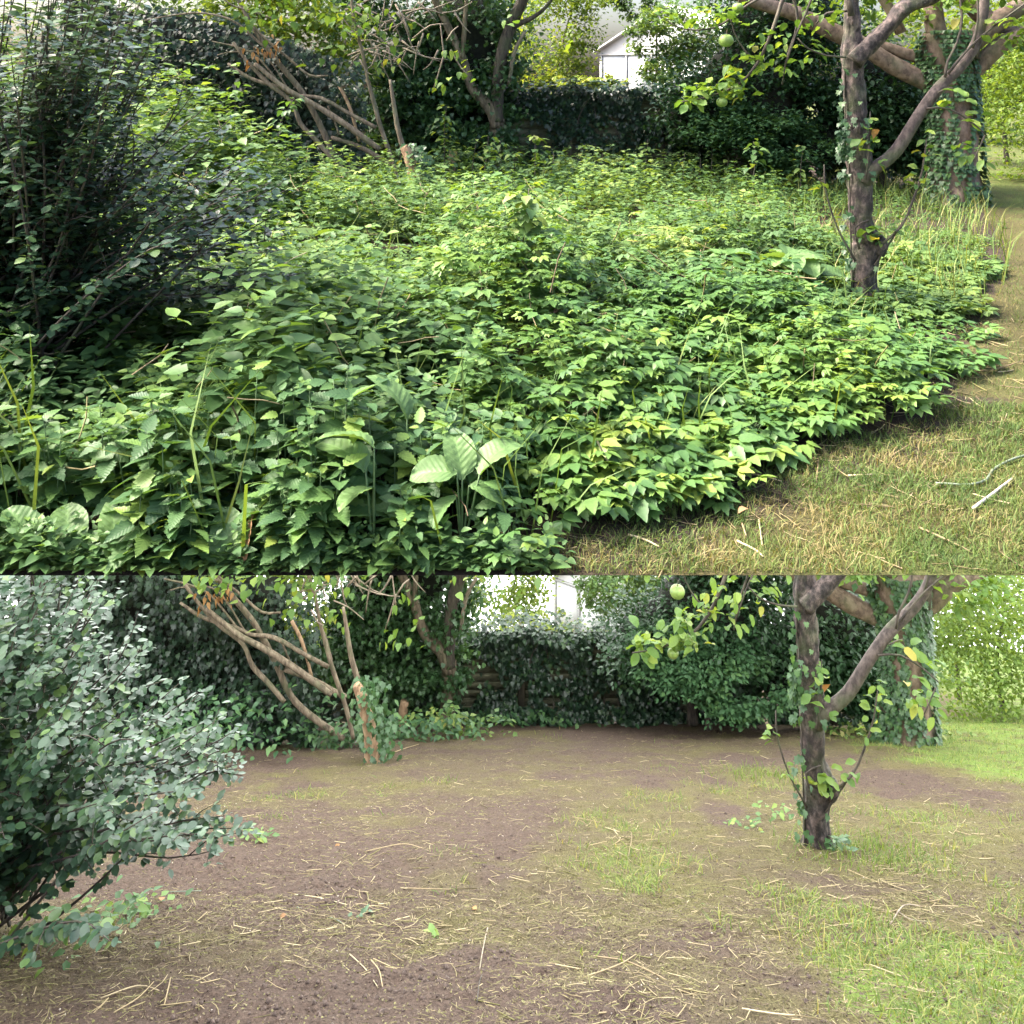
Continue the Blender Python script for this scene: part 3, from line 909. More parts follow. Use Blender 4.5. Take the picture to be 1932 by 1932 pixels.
# ================================================================== LEANING MULTI-STEM TREE
YL = 11.0
lean = empty('leaning_tree', at(740, 385, YL))
S = [  # lower-garden frame points turned back: (+90, -1015)
    [(737, 392, 12), (660, 334, 12), (631, 296, 12), (605, 238, 11), (570, 174, 11), (530, 125, 10), (496, 80, 9), (460, 20, 8), (430, -40, 7)],
    [(627, 300, 9), (596, 264, 9), (567, 233, 9), (549, 192, 8), (505, 156, 8), (470, 120, 7), (440, 80, 6)],
    [(710, 241, 8), (660, 215, 8), (608, 186, 8), (564, 180, 7), (537, 168, 7), (473, 148, 7), (430, 120, 5)],
    [(716, 282, 10), (701, 271, 11), (649, 233, 11), (584, 192, 11), (540, 168, 10), (480, 120, 8)],
    [(742, 312, 10), (725, 303, 10), (678, 277, 9), (625, 259, 8)],
    [(757, 370, 8), (742, 309, 8), (716, 233, 8), (696, 159, 7), (684, 100, 7), (668, 40, 6), (660, -40, 5)],
    [(678, 268, 6), (660, 203, 7), (640, 162, 7)],
    [(619, 143, 4), (584, 142, 5), (545, 110, 5), (505, 77, 5), (470, 40, 4)],
    [(716, 225, 5), (704, 180, 4), (690, 150, 4)],
    [(545, 180, 4), (490, 112, 4), (450, 90, 4), (400, 78, 3)],
    [(560, 195, 4), (500, 106, 3), (440, 98, 3), (410, 104, 2)],
    [(500, 90, 5), (440, 40, 4), (380, 25, 4), (320, 30, 3), (240, 45, 2)],
    [(530, 40, 5), (470, 20, 4), (430, 5, 3), (400, -30, 3)],
    [(640, 255, 4), (630, 225, 4), (618, 200, 3)],
]
for k, s in enumerate(S):
    px_tube('stem', [(a, b, c * .5) for a, b, c in s], YL + U(-.15, .15), 'bark_lean' if k not in (6,) else 'bark_pale', lean, 9 if k < 6 else 6, rough=.16, seed=k, ridge=.08)
for k in range(60):                       # dead twigs in a tangle
    u, v = U(640, 860), U(0, 120)
    a = U(-2.2, 2.2)
    L = U(30, 90)
    px_tube('dead_twig', [(u, v, 2.0), (u + L * .5 * math.cos(a), v - L * .4 * math.sin(a) + U(-12, 12), 1.5), (u + L * math.cos(a), v - L * .8 * math.sin(a), .9)], YL + U(-.3, .6), 'dead_twig', lean, 4, step=.12)
me = leaf_mesh('leaf_broad', leaf_tm(6, .36, .2, -.25, .06), 'apple_leaf')
n = 0
for (u, v, ru, rv, m) in [(560, 30, 160, 42, 110), (700, 40, 110, 45, 60), (738, 105, 28, 30, 9), (835, 160, 22, 35, 8), (835, 100, 30, 20, 6), (480, 25, 60, 25, 14), (620, 95, 60, 25, 10), (660, 20, 50, 18, 10), (880, 130, 25, 30, 7), (1075, 75, 12, 22, 5), (960, 40, 20, 25, 4)]:
    for q in range(m):
        p = at(u + rng.normal() * ru * .5, v + rng.normal() * rv * .5, YL - .3 + U(-.3, .3)) - Vector(lean.location)
        place_leaf(me, 'leaf', p, U(0, 6.28), U(-1.3, .4), U(-.7, .7), U(.075, .135), lean)
me = leaf_mesh('leaf_dry', leaf_tm(4, .25, .3, -.4), 'orange_leaf')
for q in range(26):
    p = at(500 + rng.normal() * 22, 95 + rng.normal() * 12, YL - .15) - Vector(lean.location)
    place_leaf(me, 'withered_leaf', p, U(0, 6.28), U(-1.6, -.4), U(-.5, .5), U(.06, .10), lean)
both(lean, YL, 'leaning many stemmed tree with bare crossing stems', 'tree')

stump = empty('broken_trunk', at(792, 430, 10.2))
px_tube('trunk', [(794, 432, 15), (790, 382, 13), (779, 320, 12), (766, 284, 10), (762, 276, 7)], 10.2, 'bark_pale', stump, 12, rough=.22, ridge=.1, step=.03)
px_tube('trunk_stub', [(764, 290, 5), (750, 240, 5), (742, 190, 4), (736, 150, 3)], 10.4, 'bark_lean', stump, 8, rough=.2)
bag = Bag(); n = 420
t = U(0, 1, n); P = np.array([tuple(at(792 - 26 * a + rng.normal() * 16 + 18, 420 - 150 * a, 10.15 + U(-.1, .3))) for a in t])
bag.add(IVY, P, math.pi + U(-1.2, 1.2, n), U(-1.4, -.3, n), U(-.4, .4, n), U(.045, .08, n), U(0, .9, n))
o = bag.build('ivy_leaves', 'ivy_bright', stump); o['kind'] = 'stuff'
both(stump, 10.2, 'short snapped pinkish trunk beside the leaning stems', 'trunk')

# ================================================================== BIG IVIED TREE
YT = 11.8
big = empty('ivied_big_tree', at(1795, 385, YT))
trunk_pts = [(1798, 402, 62), (1798, 375, 52), (1799, 330, 46), (1800, 270, 42), (1797, 200, 40), (1790, 140, 43), (1785, 95, 46), (1782, 60, 38)]
px_tube('trunk', trunk_pts, YT, 'bark_big', big, 20, rough=.12, ridge=.06)
for pts in ([(1790, 170, 26), (1735, 148, 24), (1680, 120, 23), (1625, 85, 23), (1560, 55, 22), (1500, 25, 20), (1430, 5, 17), (1340, -30, 13)],
            [(1785, 125, 16), (1730, 108, 16), (1690, 95, 15), (1652, 84, 14)],
            [(1778, 90, 27), (1764, 50, 25), (1760, 10, 24), (1752, -60, 22)],
            [(1795, 170, 25), (1840, 128, 23), (1885, 88, 22), (1932, 62, 21), (2010, 20, 19), (2090, -10, 16)],
            [(1800, 110, 30), (1840, 75, 27), (1880, 40, 25), (1935, 5, 23), (2000, -50, 20)],
            [(1880, 60, 20), (1850, 25, 24), (1815, -10, 24), (1770, -60, 22)],
            [(1700, 62, 14), (1680, 20, 13), (1655, -20, 12), (1640, -60, 10)],
            [(1870, 60, 9), (1910, 55, 8), (1960, 60, 7), (2000, 70, 6)]):
    px_tube('limb', pts, YT + U(-.15, .2), 'bark_big', big, 16, rough=.11, seed=pts[0][0], thin=.74)
px_tube('dead_stub', [(1838, 110, 9), (1842, 85, 8), (1843, 62, 6)], YT - .25, 'twig', big, 8, rough=.3)
bag = Bag()
C, r = spline([at(p[0], p[1], YT) for p in trunk_pts], [p[2] / F * YT for p in trunk_pts], .05)
n = 3400
ii = rng.integers(0, len(C), n); ang = U(math.pi * .95, math.pi * 2.05, n)
dens = fbm(ang * 1.5, C[ii, 2] * 1.6 + 3) + .25 * np.clip((1.9 - C[ii, 2]) * .3 + np.abs(C[ii, 2] - 1.2) * .25, -.3, .5)
ok = dens > .53
ii, ang = ii[ok], ang[ok]; n = len(ii)
P = C[ii] + np.stack([np.cos(ang), np.sin(ang), np.zeros(n)], 1) * (r[ii] * U(1.02, 1.22, n))[:, None]
bag.add(IVY, P, ang - math.pi / 2 + U(-.5, .5, n), U(-1.3, -.5, n), U(-.3, .3, n), U(.05, .085, n), U(0, 1, n))
o = bag.build('ivy_leaves', 'ivy_bright', big); o['kind'] = 'stuff'
o = crown_bag([(tuple(at(u, v, 11.5)), (ru / F * 11.5, .5, rv / F * 11.5)) for u, v, ru, rv in [(1700, 0, 90, 35), (1850, -15, 80, 40), (1920, 50, 50, 40), (1560, 0, 70, 30)]], 700, APPLE_LEAF, (.08, .13), (-.9, .4), .3, 40).build('crown', 'apple_leaf', big); o['kind'] = 'stuff'
both(big, YT, 'thick ivied tree with heavy pinkish limbs by the lawn', 'tree')

# ================================================================== APPLE TREE
YA = 6.3
apple = empty('apple_tree', at(1634, 582, YA))
px_tube('trunk', [(1634, 600, 50), (1633, 586, 39), (1631, 560, 29), (1629, 520, 28), (1633, 475, 30), (1636, 455, 29), (1626, 420, 26), (1622, 340, 26), (1618, 270, 25), (1613, 200, 24), (1609, 130, 23), (1610, 95, 25), (1608, 60, 18), (1606, 0, 15), (1602, -60, 13)],
        YA, 'bark_apple', apple, 40, rough=.22, ridge=.12, step=.016, freq=13, thin=.84)
px_tube('branch', [(1630, 346, 17), (1648, 320, 16), (1690, 286, 15), (1735, 215, 14), (1772, 165, 14), (1815, 122, 13), (1843, 78, 12), (1856, 20, 12), (1862, -60, 10)], YA - .05, 'bark_apple_smooth', apple, 14, rough=.09, thin=.78)
px_tube('branch', [(1610, 116, 22), (1640, 86, 19), (1680, 45, 17), (1700, 20, 20), (1722, 6, 18), (1760, -6, 17), (1800, -30, 15)], YA - .08, 'bark_apple', apple, 18, rough=.22, ridge=.1, step=.02, freq=10, thin=.8)
px_tube('burr', [(1655, 480, 12), (1662, 462, 15), (1657, 446, 9)], YA - .06, 'bark_apple', apple, 8, rough=.4)
SH = [[(1783, 146, 5), (1788, 115, 4), (1806, 80, 4), (1815, 30, 4), (1806, -30, 3)],
      [(1788, 140, 5), (1820, 100, 4), (1862, 60, 3.5), (1932, 8, 3), (1965, -20, 3)],
      [(1835, 90, 4), (1845, 40, 3), (1843, -30, 3)],
      [(1662, 462, 5), (1700, 428, 4), (1722, 380, 4), (1740, 322, 3), (1748, 262, 2)],
      [(1650, 500, 3), (1684, 450, 3), (1702, 420, 2)],
      [(1614, 492, 4), (1580, 430, 3), (1558, 360, 3), (1555, 310, 2)],
      [(1634, 340, 3), (1640, 275, 3), (1642, 210, 2)],
      [(1748, 205, 4), (1790, 205, 3), (1835, 232, 3), (1862, 256, 2)],
      [(1858, 255, 2.5), (1845, 285, 2), (1836, 305, 2)],
      [(1770, 175, 3), (1795, 165, 2), (1800, 190, 2)],
      [(1622, 470, 4), (1612, 430, 3), (1640, 415, 2)],
      [(1607, 30, 11), (1590, -45, 11), (1540, -68, 9), (1490, -30, 8), (1458, 55, 6), (1430, 118, 5), (1390, 162, 4), (1330, 184, 3), (1285, 192, 2)],
      [(1490, -30, 6), (1505, 40, 4), (1484, 110, 3), (1476, 160, 2)],
      [(1540, -68, 6), (1530, 0, 4), (1500, 70, 3), (1480, 130, 2)],
      [(1500, -40, 5), (1410, 10, 4), (1350, 52, 3), (1290, 55, 2), (1260, 40, 2)],
      [(1430, 118, 4), (1405, 95, 3), (1385, 60, 2), (1375, 20, 2)],
      [(1596, 108, 4), (1560, 105, 3), (1525, 92, 3), (1505, 72, 2)],
      [(1607, 20, 5), (1560, 25, 4), (1540, 45, 3)]]
TW = []
for s in SH:
    t_ = px_tube('twig', [(a, b, c * .58) for a, b, c in s], YA - .12 + U(-.05, .05), 'twig', apple, 6, step=.08)
    TW.append((s, t_))
me1 = leaf_mesh('leaf_apple', APPLE_LEAF, 'apple_leaf')
me2 = leaf_mesh('leaf_apple_b', leaf_tm(6, .26, .45, -.4, wave=.2, shape='oval', stalk=.2), 'apple_leaf')
SPR = [(1300, 182, 26, 14, 9, .11), (1340, 165, 30, 14, 10, .085), (1385, 140, 26, 26, 14, .085), (1400, 175, 22, 14, 9, .085), (1430, 110, 26, 24, 12, .08), (1450, 70, 30, 30, 10, .08), (1375, 25, 30, 22, 9, .08), (1320, 30, 40, 14, 10, .08),
       (1270, 22, 30, 16, 8, .075), (1500, 60, 30, 40, 10, .08), (1540, 100, 20, 20, 5, .08), (1480, 130, 14, 20, 5, .085), (1560, 30, 30, 25, 6, .08),
       (1640, 262, 14, 24, 9, .09), (1648, 300, 14, 16, 6, .085), (1640, 228, 16, 10, 4, .08), (1745, 290, 12, 36, 12, .075), (1730, 350, 10, 25, 7, .075), (1800, 180, 22, 18, 9, .095), (1835, 228, 32, 12, 8, .095), (1820, 282, 32, 14, 14, .09), (1845, 300, 14, 12, 5, .09),
       (1640, 440, 26, 20, 12, .10), (1660, 420, 16, 14, 5, .10), (1556, 345, 18, 14, 8, .075), (1575, 420, 8, 30, 4, .06), (1700, 420, 14, 16, 5, .07), (1860, 60, 30, 30, 6, .09), (1810, 30, 18, 30, 6, .09), (1912, 30, 20, 20, 4, .09)]
for (u, v, ru, rv, m, L) in SPR:
    tw = min(TW, key=lambda t: min((a[0] - u) ** 2 + (a[1] - v) ** 2 for a in t[0]))[1]
    for q in range(int(m * (1.9 if v < 200 and u < 1600 else .95))):
        p = at(u + rng.normal() * ru * .55, v + rng.normal() * rv * .55, YA - .12 + U(-.1, .1)) - Vector(apple.location)
        place_leaf(me1 if rng.random() < .6 else me2, 'leaf', p, U(0, 6.28), U(-.7, .6), U(-.6, .6), L * U(.75, 1.15), tw)
place_leaf(leaf_mesh('leaf_orange', leaf_tm(5, .4, .2, -.3, .1), 'orange_leaf'), 'orange_leaf', at(1655, 243, YA - .2) - Vector(apple.location), .4, -.9, .2, .075, apple)
vine = tube_part('ivy_vine', [at(1610, 592, YA - .04), at(1607, 500, YA - .03), at(1604, 400, YA - .03), at(1601, 300, YA - .03), at(1594, 200, YA - .03), at(1594, 90, YA - .03)], [.008, .007, .006, .006, .005, .003], 'twig', apple, 5)
mi = leaf_mesh('leaf_ivy', IVY, 'ivy_bright')
for q in range(120):
    v = rng.choice([U(210, 340), U(120, 560), U(240, 300)])
    side = rng.random()
    u = np.interp(v, [90, 200, 340, 450, 560], [1592, 1592, 1598, 1606, 1606]) + (U(-14, 6) if side < .75 else U(0, 50))
    place_leaf(mi, 'leaf', at(u, v, YA - (.06 if side < .75 else .12)) - Vector(apple.location), math.pi + U(-1.2, .6), U(-1.4, -.5), U(-.4, .4), U(.035, .065), vine)
both(apple, YA, 'slim forked apple tree with flaking bark', 'apple tree')


def apple_fruit(u, v, r, lab):
    p = at(u, v, YA - .15)
    rr = r * .88 / F * YA
    V, T = [], []
    n1, n2 = 20, 12
    for i in range(n2 + 1):
        th = math.pi * i / n2
        q = rr * (1 - .22 * math.exp(-(th / .38) ** 2) - .12 * math.exp(-((math.pi - th) / .3) ** 2)) * (1.04 - .06 * math.cos(th + .6))
        for j in range(n1):
            ph = 2 * math.pi * j / n1
            s = 1 + .02 * math.cos(5 * ph) * (th > 2)
            V.append((q * s * math.sin(th) * math.cos(ph), q * s * math.sin(th) * math.sin(ph), q * math.cos(th) * .95))
    for i in range(n2):
        for j in range(n1):
            a, b = i * n1 + j, i * n1 + (j + 1) % n1
            T += [(a, b + n1, b), (a, a + n1, b + n1)]
    root = empty('apple', p)
    obj('fruit', mesh_from('fruit', np.array(V), np.array(T), smooth=True), 'apple_skin', root)
    tube_part('stalk', [p + Vector((0, 0, rr * .7)), p + Vector((.004, 0, rr * 1.1)), p + Vector((.008, .004, rr * 1.6))], [.0022, .002, .002], 'apple_stalk', root, 5)
    both(root, YA, lab, 'apple')


apple_fruit(1370, 76, 14.5, 'round green apple hanging alone, the largest one')
apple_fruit(1389, 168, 11.5, 'small green apple hanging beside the leafy twig')
apple_fruit(1362, 192, 11, 'lowest small green apple near the twig tip')
apple_fruit(1392, 14, 11, 'highest yellow green apple by the top twigs')

# ================================================================== GLASSHOUSE
YG = 22.0
gh = empty('glasshouse', (at(1215, 0, YG).x, YG, 0))
gx0 = at(1122, 0, YG).x - gh.location.x
gw = 3.6
he, hr = 1.6 + 62 / F * YG, 1.6 + 140 / F * YG


def box_me(name, x0, x1, y0, y1, z0, z1, mat, parent):
    V = np.array([(x, y, z) for z in (z0, z1) for y in (y0, y1) for x in (x0, x1)], float)
    T = np.array([(0, 1, 5), (0, 5, 4), (1, 3, 7), (1, 7, 5), (3, 2, 6), (3, 6, 7), (2, 0, 4), (2, 4, 6), (4, 5, 7), (4, 7, 6), (0, 2, 3), (0, 3, 1)])
    return obj(name, mesh_from(name, V, T), mat, parent)


V = np.array([(gx0, 0, 0), (gx0 + gw, 0, 0), (gx0 + gw, 0, he), (gx0 + gw / 2, 0, hr), (gx0, 0, he)] + [(gx0, 4, 0), (gx0 + gw, 4, 0), (gx0 + gw, 4, he), (gx0 + gw / 2, 4, hr), (gx0, 4, he)], float)
T = np.array([(0, 1, 2), (0, 2, 4), (4, 2, 3), (5, 7, 6), (5, 9, 7), (9, 8, 7), (0, 4, 9), (0, 9, 5), (1, 6, 7), (1, 7, 2)])
obj('wall', mesh_from('wall', V, T), 'white_paint', gh)
for sgn in (-1, 1):
    xa, xb = (gx0 - .12, gx0 + gw / 2) if sgn < 0 else (gx0 + gw + .12, gx0 + gw / 2)
    za, zb_ = he - .08 + .03, hr + .05
    V = np.array([(xa, -.15, za), (xb, -.15, zb_), (xb, 4.15, zb_), (xa, 4.15, za), (xa, -.15, za + .05), (xb, -.15, zb_ + .05), (xb, 4.15, zb_ + .05), (xa, 4.15, za + .05)])
    T = np.array([(0, 1, 2), (0, 2, 3), (4, 6, 5), (4, 7, 6), (0, 4, 5), (0, 5, 1), (0, 3, 7), (0, 7, 4), (2, 6, 7), (2, 7, 3), (1, 5, 6), (1, 6, 2)])
    obj('roof', mesh_from('roof', V, T), 'white_paint', gh)
for k in range(5):
    xa = gx0 + .12 + k * .68
    pn = box_me('pane', xa, xa + .6, -.03, -.005, .8, he - .12, 'pane', gh)
    box_me('glazing_bar', xa - .055, xa - .02, -.06, -.002, .7, he - .05, 'grey_bar', gh)
box_me('glazing_bar', gx0, gx0 + gw, -.065, -.003, he - .11, he - .07, 'grey_bar', gh)
gh.rotation_euler = (0, 0, math.radians(-32))
both(gh, YG, 'white glasshouse seen through the gap in the trees', 'glasshouse')

# ================================================================== NEAR SHRUB ON THE LEFT
YS = 4.5
shrub = empty('glossy_shrub', at(10, 700, YS))
shrub.location.z = 0
base = Vector(shrub.location)
LV = []
LEAF_SPOTS = []
SPUR = Bag()
poly_u = [-220, 60, 250, 330, 400, 450, 520, 500, 420, 330]
nb = 0
for k in range(230):
    a = U(0, 1)
    v_t = U(-120, 560)
    umax = np.interp(v_t, [-40, 40, 100, 200, 300, 350, 420, 480, 560], [270, 300, 350, 430, 500, 545, 470, 390, 270])
    u_t = -300 + (umax + 300) * (U(0, 1) ** .5)
    y_t = YS + rng.normal() * .38 - .1
    if k > 175:
        u_t, v_t = U(-120, 260), U(-100, 300); y_t = YS - .2 + rng.normal() * .3
    if k < 16:
        u_t, v_t = [(548, 342), (520, 398), (560, 468), (575, 505), (500, 540), (530, 520), (545, 440), (480, 300)][k % 8]
        u_t += U(-25, 5); v_t += U(-14, 14); y_t = YS - .05 + U(-.15, .15)
    tip = at(u_t, v_t, y_t)
    st = base + Vector((U(-.35, .3), U(-.3, .35), U(.0, .25)))
    mid = st.lerp(tip, .5) + Vector((U(-.12, .12), U(-.1, .1), U(.02, .22)))
    mid2 = st.lerp(tip, .8) + Vector((U(-.06, .06), U(-.06, .06), U(.02, .1)))
    tube_part('branch', [st, mid, mid2, tip], [.009, .006, .004, .0018], 'twig', shrub, 5, step=.1)
    C, _ = spline([st, mid, mid2, tip], [1, 1, 1, 1], .030)
    C = C[int(len(C) * .2):]
    d = np.gradient(C, axis=0)
    for i in range(len(C)):
        for _ in range(2):
            yaw = math.atan2(-d[i][0], d[i][1]) + (1 if (i + _) % 2 else -1) * U(.5, 1.3)
            LEAF_SPOTS.append((C[i] + rng.normal(size=3) * .014, yaw, U(-.45, .4), U(-.45, .45), U(.036, .062) * (.7 if i > len(C) - 4 else 1)))
    for _ in range(3):                     # short side spurs
        i = rng.integers(0, len(C) - 2)
        q = C[i] + np.array([U(-.12, .22), U(-.18, .12), U(-.02, .18)])
        SPUR.raw(*tube([C[i], (C[i] + q) / 2 + [0, 0, .02], q], [.003, .0025, .0012], 4, step=.12))
        for t in np.linspace(.25, 1.05, 7):
            LEAF_SPOTS.append((C[i] * (1 - t) + q * t + rng.normal(size=3) * .01, U(0, 6.28), U(-.45, .4), U(-.45, .45), U(.034, .058)))
LEAF_SPOTS = [l for l in LEAF_SPOTS if l[0][2] > .05 and (EYE - l[0][2]) / l[0][1] * F + HA < np.interp(l[0][0] / l[0][1] * F + CX, [0, 250, 420, 580], [650, 590, 550, 530])]
LEAF_SPOTS.sort(key=lambda l: l[0][1])
ms = leaf_mesh('leaf_shrub', leaf_tm(5, .34, .16, -.1, shape='oval', stalk=.1), 'shrub')
vis = [l for l in LEAF_SPOTS if -20 < l[0][0] * F / l[0][1] + CX < 600]
near = vis[:300]; nid = set(map(id, near))
for (p, a, b, c, s) in near:
    place_leaf(ms, 'leaf', Vector(p) - base, a, b, c, s, shrub)
rest = [l for l in LEAF_SPOTS if id(l) not in nid]
bag = Bag()
bag.add(leaf_tm(3, .34, .16, -.1, shape='oval', stalk=.1), [l[0] for l in rest], [l[1] for l in rest], [l[2] for l in rest], [l[3] for l in rest], [l[4] for l in rest], U(0, 1, len(rest)))
o = bag.build('foliage', 'shrub', shrub); o['kind'] = 'stuff'
o = SPUR.build('side_twigs', 'twig', shrub); o['kind'] = 'stuff'
both(shrub, YS, 'wide dark shrub with small glossy rounded leaves', 'shrub')

# ================================================================== UPPER GARDEN: THE OVERGROWN BED
def in_view(P, m=120):
    u = P[:, 0] / P[:, 1] * F + CX
    return (u > -m) & (u < 1932 + m)


def plant_spots(n, y0, y1, seed):
    r = np.random.default_rng(seed)
    n = int(n * 1.14)
    y = np.sqrt(r.uniform(y0 ** 2, y1 ** 2, n))
    x = (r.uniform(-230, 2280, n) - CX) / F * y
    return np.stack([x, y], 1)


def screen_u(P): return P[:, 0] / P[:, 1] * F + CX


def nettle_leaves(P, H, r, L0=.085, pairs=5):
    """arrays for every leaf of nettle-like plants at P (n,2), heights H"""
    n = len(P)
    out = []
    lean = r.normal(size=(n, 2)) * .10
    yaw0 = r.uniform(0, 6.28, n)
    pt = r.uniform(0, .5, n)
    ps = r.uniform(.62, 1.25, n)
    for k in range(pairs + 2):
        f = .30 + .70 * min(1, k / pairs)
        top = k >= pairs
        for s in (0, 1):
            yaw = yaw0 + (k % 2) * 1.57 + s * math.pi + r.normal(size=n) * .22
            L = L0 * (1 - .42 * (k / pairs) ** 2) * r.uniform(.8, 1.2, n) * ps * (.62 if k == pairs + 1 else 1) * (H / .55) ** .35
            pitch = r.uniform(-.22, .3, n) if not top else r.uniform(.0, .5, n)
            z = H * f + r.normal(size=n) * .008
            off = (.022 if not top else .004)
            x = P[:, 0] + lean[:, 0] * f * H - np.sin(yaw) * off
            y = P[:, 1] + lean[:, 1] * f * H + np.cos(yaw) * off
            t = np.clip(pt + r.uniform(0, .38, n) + (.12 if top else 0) + (fbm(P[:, 0] * .8 + 60, P[:, 1] * .8, 3) - .5) * 1.1, 0, .93)
            out.append((np.stack([x, y, z], 1), yaw, pitch, r.uniform(-.5, .5, n), L, t))
    return out, lean


def elder_leaves(P, H, r, L0=.15, nl=6):
    n = len(P); out = []
    yaw0 = r.uniform(0, 6.28, n); pt = r.uniform(0, .45, n); ps = r.uniform(.6, 1.25, n)
    for k in range(nl):
        yaw = yaw0 + k * 2.4 + r.normal(size=n) * .3
        f = r.uniform(.45, 1.0, n)
        reach = r.uniform(.02, .09, n)
        z = H * f
        pos = np.stack([P[:, 0] - np.sin(yaw) * reach, P[:, 1] + np.cos(yaw) * reach, z], 1)
        out.append((pos, yaw, r.uniform(-.2, .42, n), r.uniform(-.35, .35, n), L0 * ps * r.uniform(.75, 1.2, n), np.clip(pt + r.uniform(0, .5, n) + (fbm(P[:, 0] * .9 + 30, P[:, 1] * .9, 3) - .5) * 1.0, 0, .90)))
    return out


def above_lip(pos, L=0.0):
    return (EYE - pos[:, 2] + L * .35) / (pos[:, 1] - L * .5) < EYE / LIP - .004


# which plant grows where: nettles to the left, ground elder in front and on the right, loose weeds behind
def height_at(P):
    u = screen_u(P)
    h = np.interp(u, [-200, 300, 800, 1200, 1600, 2000], [.62, .60, .50, .44, .30, .24])
    h = h * np.interp(P[:, 1], [2.89, 3.05, 3.3, 3.7], [.22, .5, .85, 1])
    h = h * (1 - .6 * np.clip((u - 1470) / 120, 0, 1) * np.clip((P[:, 1] - 4.8) / .6, 0, 1))
    h = h + .22 * np.exp(-((P[:, 0] + .05) / .55) ** 2 - ((P[:, 1] - 5.2) / .5) ** 2)
    h = h + .5 * np.clip((650 - u) / 250, 0, 1) * np.clip((P[:, 1] - 6) / 2, 0, 1)
    bd = bed_depth(P[:, 0], P[:, 1])
    h = h * np.clip(.32 + bd * .8, .22, 1)
    h = h * np.clip(.02 + 1.95 * fbm(P[:, 0] * 1.15 + 3, P[:, 1] * 1.15, 3), .35, 1.6)
    return np.maximum(h * np.random.default_rng(5).uniform(.78, 1.22, len(h)), .06)


spots = np.vstack([plant_spots(2900, LIP + .01, 5.2, 1), plant_spots(170, LIP + .01, LIP + .16, 4), plant_spots(4600, 5.2, 9.5, 2), plant_spots(3800, 9.5, 13.8, 3)])
bd = bed_depth(spots[:, 0], spots[:, 1]) + (fbm(spots[:, 0] * 2.6, spots[:, 1] * 2.6, 3) - .5) * .9
spots = spots[(bd > .17) & (fbm(spots[:, 0] * 2.3 + 70, spots[:, 1] * 2.3, 3) > .33)]
u = screen_u(spots)
H = height_at(spots)
# room round the broad-leaved rosettes
for (bu, bw, by) in [(875, 75, 3.02), (690, 60, 2.98), (120, 140, 2.93), (430, 55, 2.93)]:
    k = ~((np.abs(u - bu) < bw) & (spots[:, 1] < by + .16)) | (H < .09)
    spots, u, H = spots[k], u[k], H[k]
# keep off the trunks
for (tx, ty, tr) in [(apple.location.x, YA, .2), (big.location.x, YT, .6)]:
    k = (spots[:, 0] - tx) ** 2 + (spots[:, 1] - ty) ** 2 > tr ** 2
    spots, u, H = spots[k], u[k], H[k]
r5 = np.random.default_rng(11)
mixn = fbm(spots[:, 0] * .8, spots[:, 1] * .8 + 7)
is_net = (u < 900 + (mixn - .5) * 900) & (spots[:, 1] < 7.5) | ((u < 600) & (spots[:, 1] < 9))
is_eld = ~is_net & (spots[:, 1] < 8.0)
is_weed = ~is_net & ~is_eld
far_right = (spots[:, 1] > 6.5) & (u > 1500)

# -- nettles: the nearest ones each a plant of its own
nid = np.where(is_net)[0]; nid = nid[np.argsort(spots[nid, 1])]
NET_OBJ = nid[:150]
net_me = [leaf_mesh('leaf_nettle', NETTLE_HI, 'nettle_near'), leaf_mesh('leaf_nettle_b', leaf_tm(11, .30, .15, -.32, .17), 'nettle_near'), leaf_mesh('leaf_nettle_c', leaf_tm(11, .24, .4, -.05, .15), 'nettle_near')]
P, h = spots[NET_OBJ], np.maximum(H[NET_OBJ], .1)
lv, leanv = nettle_leaves(P, h, r5, .15)
NETS = []
for i in range(len(P)):
    root = empty('nettle', (P[i, 0], P[i, 1], 0))
    tp = (leanv[i, 0] * h[i], leanv[i, 1] * h[i], h[i])
    tube_part('stem', [Vector((0, 0, 0)) + root.location, Vector((tp[0] * .4, tp[1] * .4, h[i] * .5)) + root.location, Vector(tp) + root.location], [.0032, .0028, .002], 'stem_green', root, 4, step=.2)
    NETS.append(root)
    for (pos, yaw, pitch, roll, L, t) in lv:
        if above_lip(pos[i:i + 1], L[i])[0]:
            place_leaf(net_me[int(r5.integers(0, 3))], 'leaf', Vector(pos[i]) - root.location, yaw[i], pitch[i], roll[i], L[i], root)
    uu_ = P[i, 0] / P[i, 1] * F + CX
    zone = ['in the near corner below the glossy shrub', 'in front of the shrub, beside the corner clump', 'left of the two arching broad leaves', 'just left of the upright rosette', 'around the upright broad leaved rosette', 'right of the upright rosette'][int(np.searchsorted([180, 400, 600, 780, 930], uu_))]
    tag(root, 'leafy green nettle with serrated leaves ' + zone, 'nettle', 'nettles ' + zone)


def mass(name, idx, kind, label, cat, hi, mat, L0):
    P, h = spots[idx], H[idx]
    bag = Bag()
    for (pos, yaw, pitch, roll, L, t) in (nettle_leaves(P, h, r5, L0)[0] if kind == 'nettle' else elder_leaves(P, h, r5, L0)):
        k = above_lip(pos, L * (1 if kind == 'nettle' else .8))
        bag.add(hi, pos[k], yaw[k], pitch[k], roll[k], L[k], t[k])
    o = bag.build(name, mat); tag(o, label, cat, None, 'stuff')
    return o


restn = nid[150:]
nearn, farn = restn[spots[restn, 1] < 5.4], restn[spots[restn, 1] >= 5.4]
mass('nettle_mass', nearn, 'nettle', 'thick stand of dark green nettles on the left of the weed bed', 'nettles', NETTLE_MID, 'nettle', .112)
mass('nettle_mass_behind', farn, 'nettle', 'lighter nettles further back behind the front nettle stand', 'nettles', LEAF3, 'weed', .115)

